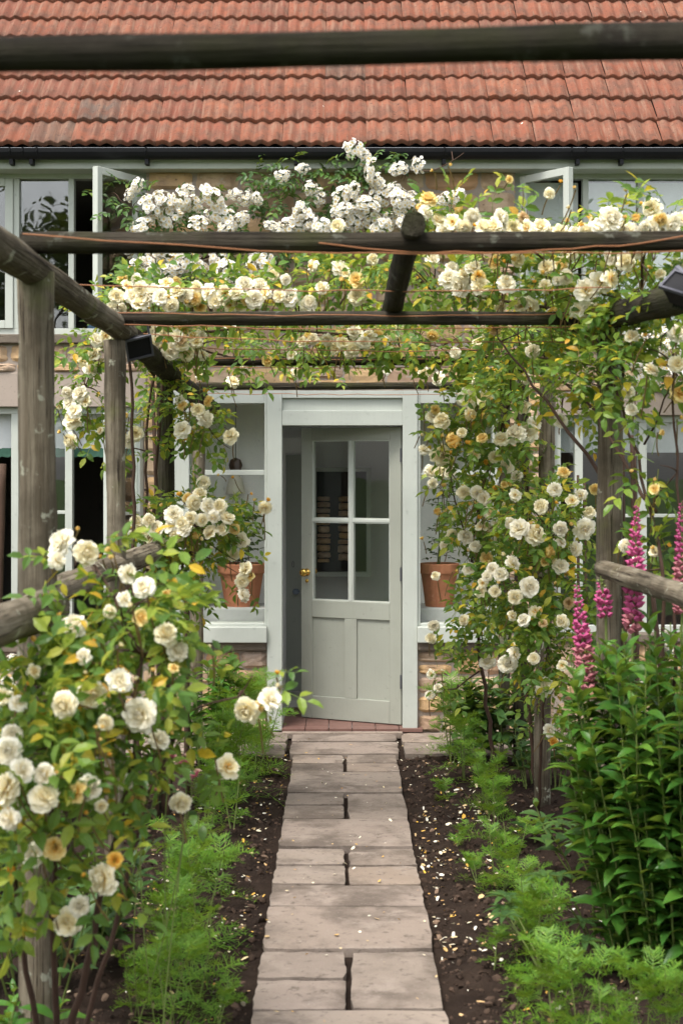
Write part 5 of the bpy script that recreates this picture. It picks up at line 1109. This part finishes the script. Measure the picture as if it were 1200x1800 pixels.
# ================================================================== SPOTLIGHTS, STICKS
def flood(label, loc, rot, sc=1.0):
    P = thing('garden_spotlight', label, 'spotlight', tuple(loc), 'black spotlights on the pergola rails'); P.rotation_euler = rot; P.scale = (sc,) * 3
    def ch(mb, nm, m, bv=0): o = bpy.data.objects.new(nm, mb.mesh(nm, m)); C.objects.link(o); o.parent = P; o_ = o.modifiers.new('b', 'BEVEL') if bv else None; setattr(o_, 'width', bv) if bv else None
    mb = MB(); mb.add([(-.05,-.03,-.04),(.05,-.03,-.04),(.05,-.03,.04),(-.05,-.03,.04),(-.03,.03,-.028),(.03,.03,-.028),(.03,.03,.028),(-.03,.03,.028)], [(0,1,2,3),(4,7,6,5),(0,4,5,1),(1,5,6,2),(2,6,7,3),(3,7,4,0)]); ch(mb, 'housing', M['black'], .004)
    mb = MB(); [mb.box(q[0], q[1]) for q in (((-.056,-.040,-.046),(.056,-.030,-.038)), ((-.056,-.040,.038),(.056,-.030,.046)), ((-.056,-.040,-.038),(-.048,-.030,.038)), ((.048,-.040,-.038),(.056,-.030,.038)))]; ch(mb, 'bezel', M['dgrey'])
    mb = MB(); mb.box((-.048,-.034,-.038), (.048,-.031,.038)); ch(mb, 'lens', M['black'])
    for i in range(5): mb = MB(); x = -.02 + i * .01; mb.box((x - .0015, .03, -.025), (x + .0015, .045, .025)); ch(mb, 'fin', M['black'])
    mb = MB(); mb.tube([(-.06,0,-.005),(-.06,.012,.075),(-.03,.012,.085),(.03,.012,.085),(.06,.012,.075),(.06,0,-.005)], .005, 6); ch(mb, 'bracket', M['dgrey'])
    mb = MB(); mb.tube([(0,.012,.085),(-.05,.02,.10),(-.09,.02,.12)], .012, 8); ch(mb, 'mount_arm', M['dgrey'])
flood('black spotlight fixed at the end of the left top rail', W(240, 606, 6.3), (math.radians(25), math.radians(-15), math.radians(20)), 1.0)
flood('black spotlight on the right top rail at the edge of the view', W(1200, 515, 4.62), (math.radians(-50), math.radians(20), math.radians(-35)), 1.0)
def stick(label, a, c, r0, r1, seed, mat='cane', n_=1):
    P = thing('hazel_stick', label, 'stick', tuple(a), 'cut sticks propped in the borders'); log('shaft', a, c, r0, r1, M[mat], seed, P, .008, 8)
stick('reddish leaning stake at the left edge of the view', (-1.62, 7.2, -.05), W(2, 815, 7.2), .022, .02, 80)
stick('thin dark stake next to the third left post', (-0.80, 8.2, -.05), W(326, 1045, 8.2), .016, .016, 81)
for i, (px, yt, lb) in enumerate(((1098, 772, 'shortest of the brown sticks bundled behind the near right post'), (1108, 765, 'tallest of the brown sticks bundled behind the near right post'), (1116, 785, 'rightmost of the brown sticks bundled behind the near right post'), (1014, 835, 'left one of two cut sticks left of the near right post'), (1029, 842, 'right one of two cut sticks left of the near right post'))):
    yk = 7.0 if px > 1050 else 8.5; stick(lb, ((px + 6 - CX) * yk / FPX, yk, -.05), W(px, yt, yk + .02 * i), .009, .008, 82 + i)
stick('leaning brown stick below the right side rail', W(1180, 1330, 6.2), W(1150, 1035, 6.2), .012, .010, 90)

# ================================================================== SOIL CLODS AND FALLEN PETALS
def clods():
    r = random.Random(12); t = MB(); bm = bmesh.new(); bmesh.ops.create_icosphere(bm, subdivisions=1, radius=1.0); base = np.array([v.co[:] for v in bm.verts]); fc = [tuple(v.index for v in f.verts) for f in bm.faces]; bm.free()
    tpl = []
    for k in range(8): q = np.array([[1 + r.uniform(-.3, .3)] for _ in base]); tpl.append((base * q * np.array([1, .9, .65]), fc))
    bk = Bulk()
    for side in (-1, 1):
        for i in range(4200):
            y = 4.6 + 5.0 * r.random() ** 1.2; x = (-0.30 - r.random() ** 1.3 * 1.0) if side < 0 else (0.35 + r.random() ** 1.3 * 1.0); s_ = .004 + .016 * r.random() ** 4
            bk.add(r.choice(tpl), Matrix.Translation((x, y, soil_h(x, y) + s_ * .2)) @ Euler((r.uniform(-1, 1), r.uniform(-1, 1), r.uniform(0, 6))).to_matrix().to_4x4() @ Matrix.Scale(s_, 4))
    o = bk.build('soil_clods', M['clod'], None); tag(o, 'dark crumbly soil clods strewn over both beds', 'soil')
clods()
def petals():
    r = random.Random(13); bk = Bulk(); tp = []
    for k in range(6):
        c = r.uniform(.1, .5); w = r.uniform(.5, .9); tp.append((np.array([(-.15, 0, 0), (-w * .5, .55, .10 * c + .05), (-w * .3, 1, .25 * c), (w * .3, 1, .3 * c), (w * .5, .55, .10 * c + .05), (.15, 0, 0), (0, .55, 0)]), [(0, 6, 1), (1, 6, 2), (2, 6, 3), (3, 6, 4), (4, 6, 5), (5, 6, 0)]))
    dr = [(r.choice((-1, 1)), r.random() ** 1.5 * .7, 4.7 + 5.0 * r.random() ** .8) for _ in range(70)]
    for i in range(1250):
        y = 4.6 + 5.3 * r.random() ** .85; sd = r.random()
        if sd < .52: x = .35 + abs(r.gauss(0, .38)); z = soil_h(x, y) + .010
        elif sd < .93: x = -.30 - abs(r.gauss(0, .38)); z = soil_h(x, y) + .010
        else: x = r.uniform(-.28, .33); z = .006
        if r.random() < .6 and not -.3 < x < .34:
            d_ = r.choice(dr); y = d_[2] + r.gauss(0, .10); x = (.36 + abs(d_[1] + r.gauss(0, .06))) if d_[0] > 0 else (-.31 - abs(d_[1] + r.gauss(0, .06))); z = soil_h(x, y) + .009
        s_ = r.uniform(.007, .020) if r.random() < .85 else r.uniform(.018, .030)
        if -.3 < x < .34: s_ *= .8
        bk.add(r.choice(tp), Matrix.Translation((x, y, z)) @ Euler((r.gauss(0, .35), r.gauss(0, .35), r.uniform(0, 6.28))).to_matrix().to_4x4() @ Matrix.Scale(s_, 4))
    o = bk.build('fallen_petals', M['fallen'], None); tag(o, 'fallen white and yellow rose petals scattered over soil and path', 'petals')
petals()

# ================================================================== TREES BEHIND THE CAMERA (seen in the window panes)
def tree_meshes(seed):
    r = random.Random(seed); tk = MB(); bk = Bulk(); tk.tube(bez((0, 0, -.1), (0.1, 0, 3.6), 8, 0, .2, r), [.24 - .018 * k for k in range(9)], 10); lf = (np.array([(-.5, 0, 0), (0, -.5, .15), (.5, 0, 0), (0, .8, .1)]), [(0, 1, 2, 3)])
    for i in range(16):
        a = r.uniform(0, 6.28); e = Vector((math.cos(a) * r.uniform(.8, 2.3), math.sin(a) * r.uniform(.8, 2.3), r.uniform(3.0, 7.0))); tk.tube(bez((0, 0, r.uniform(1.6, 3.4)), e, 6, .4, .3, r), [.07 - .009 * k for k in range(7)], 6)
        for k in range(420):
            d = Vector((r.gauss(0, .5), r.gauss(0, .5), r.gauss(0, .42))); bk.add(lf, Matrix.Translation(e + d) @ Euler((r.uniform(0, 6), r.uniform(0, 6), r.uniform(0, 6))).to_matrix().to_4x4() @ Matrix.Scale(r.uniform(.08, .17), 4))
    return tk, bk
for i, (x, y, lb) in enumerate(((-6.8, -14.0, 'broad leafy tree reflected dark in the upper left window'), (-2.0, -16.5, 'rounder leafy tree behind the viewpoint, nearer the path line'), (5.5, -19.0, 'leafy tree far behind the viewpoint towards the right border'))):
    tk, bk = tree_meshes(900 + i); P = bpy.data.objects.new('garden_tree', None); C.objects.link(P); P.location = (x, y, 0); tag(P, lb, 'tree', 'trees across the lawn')
    t1 = tk.build('trunk', M['cane'], None, smooth=True); t1.parent = P; c1 = bk.build('crown', M['leaf_tree'], None, kind=None); c1.parent = P
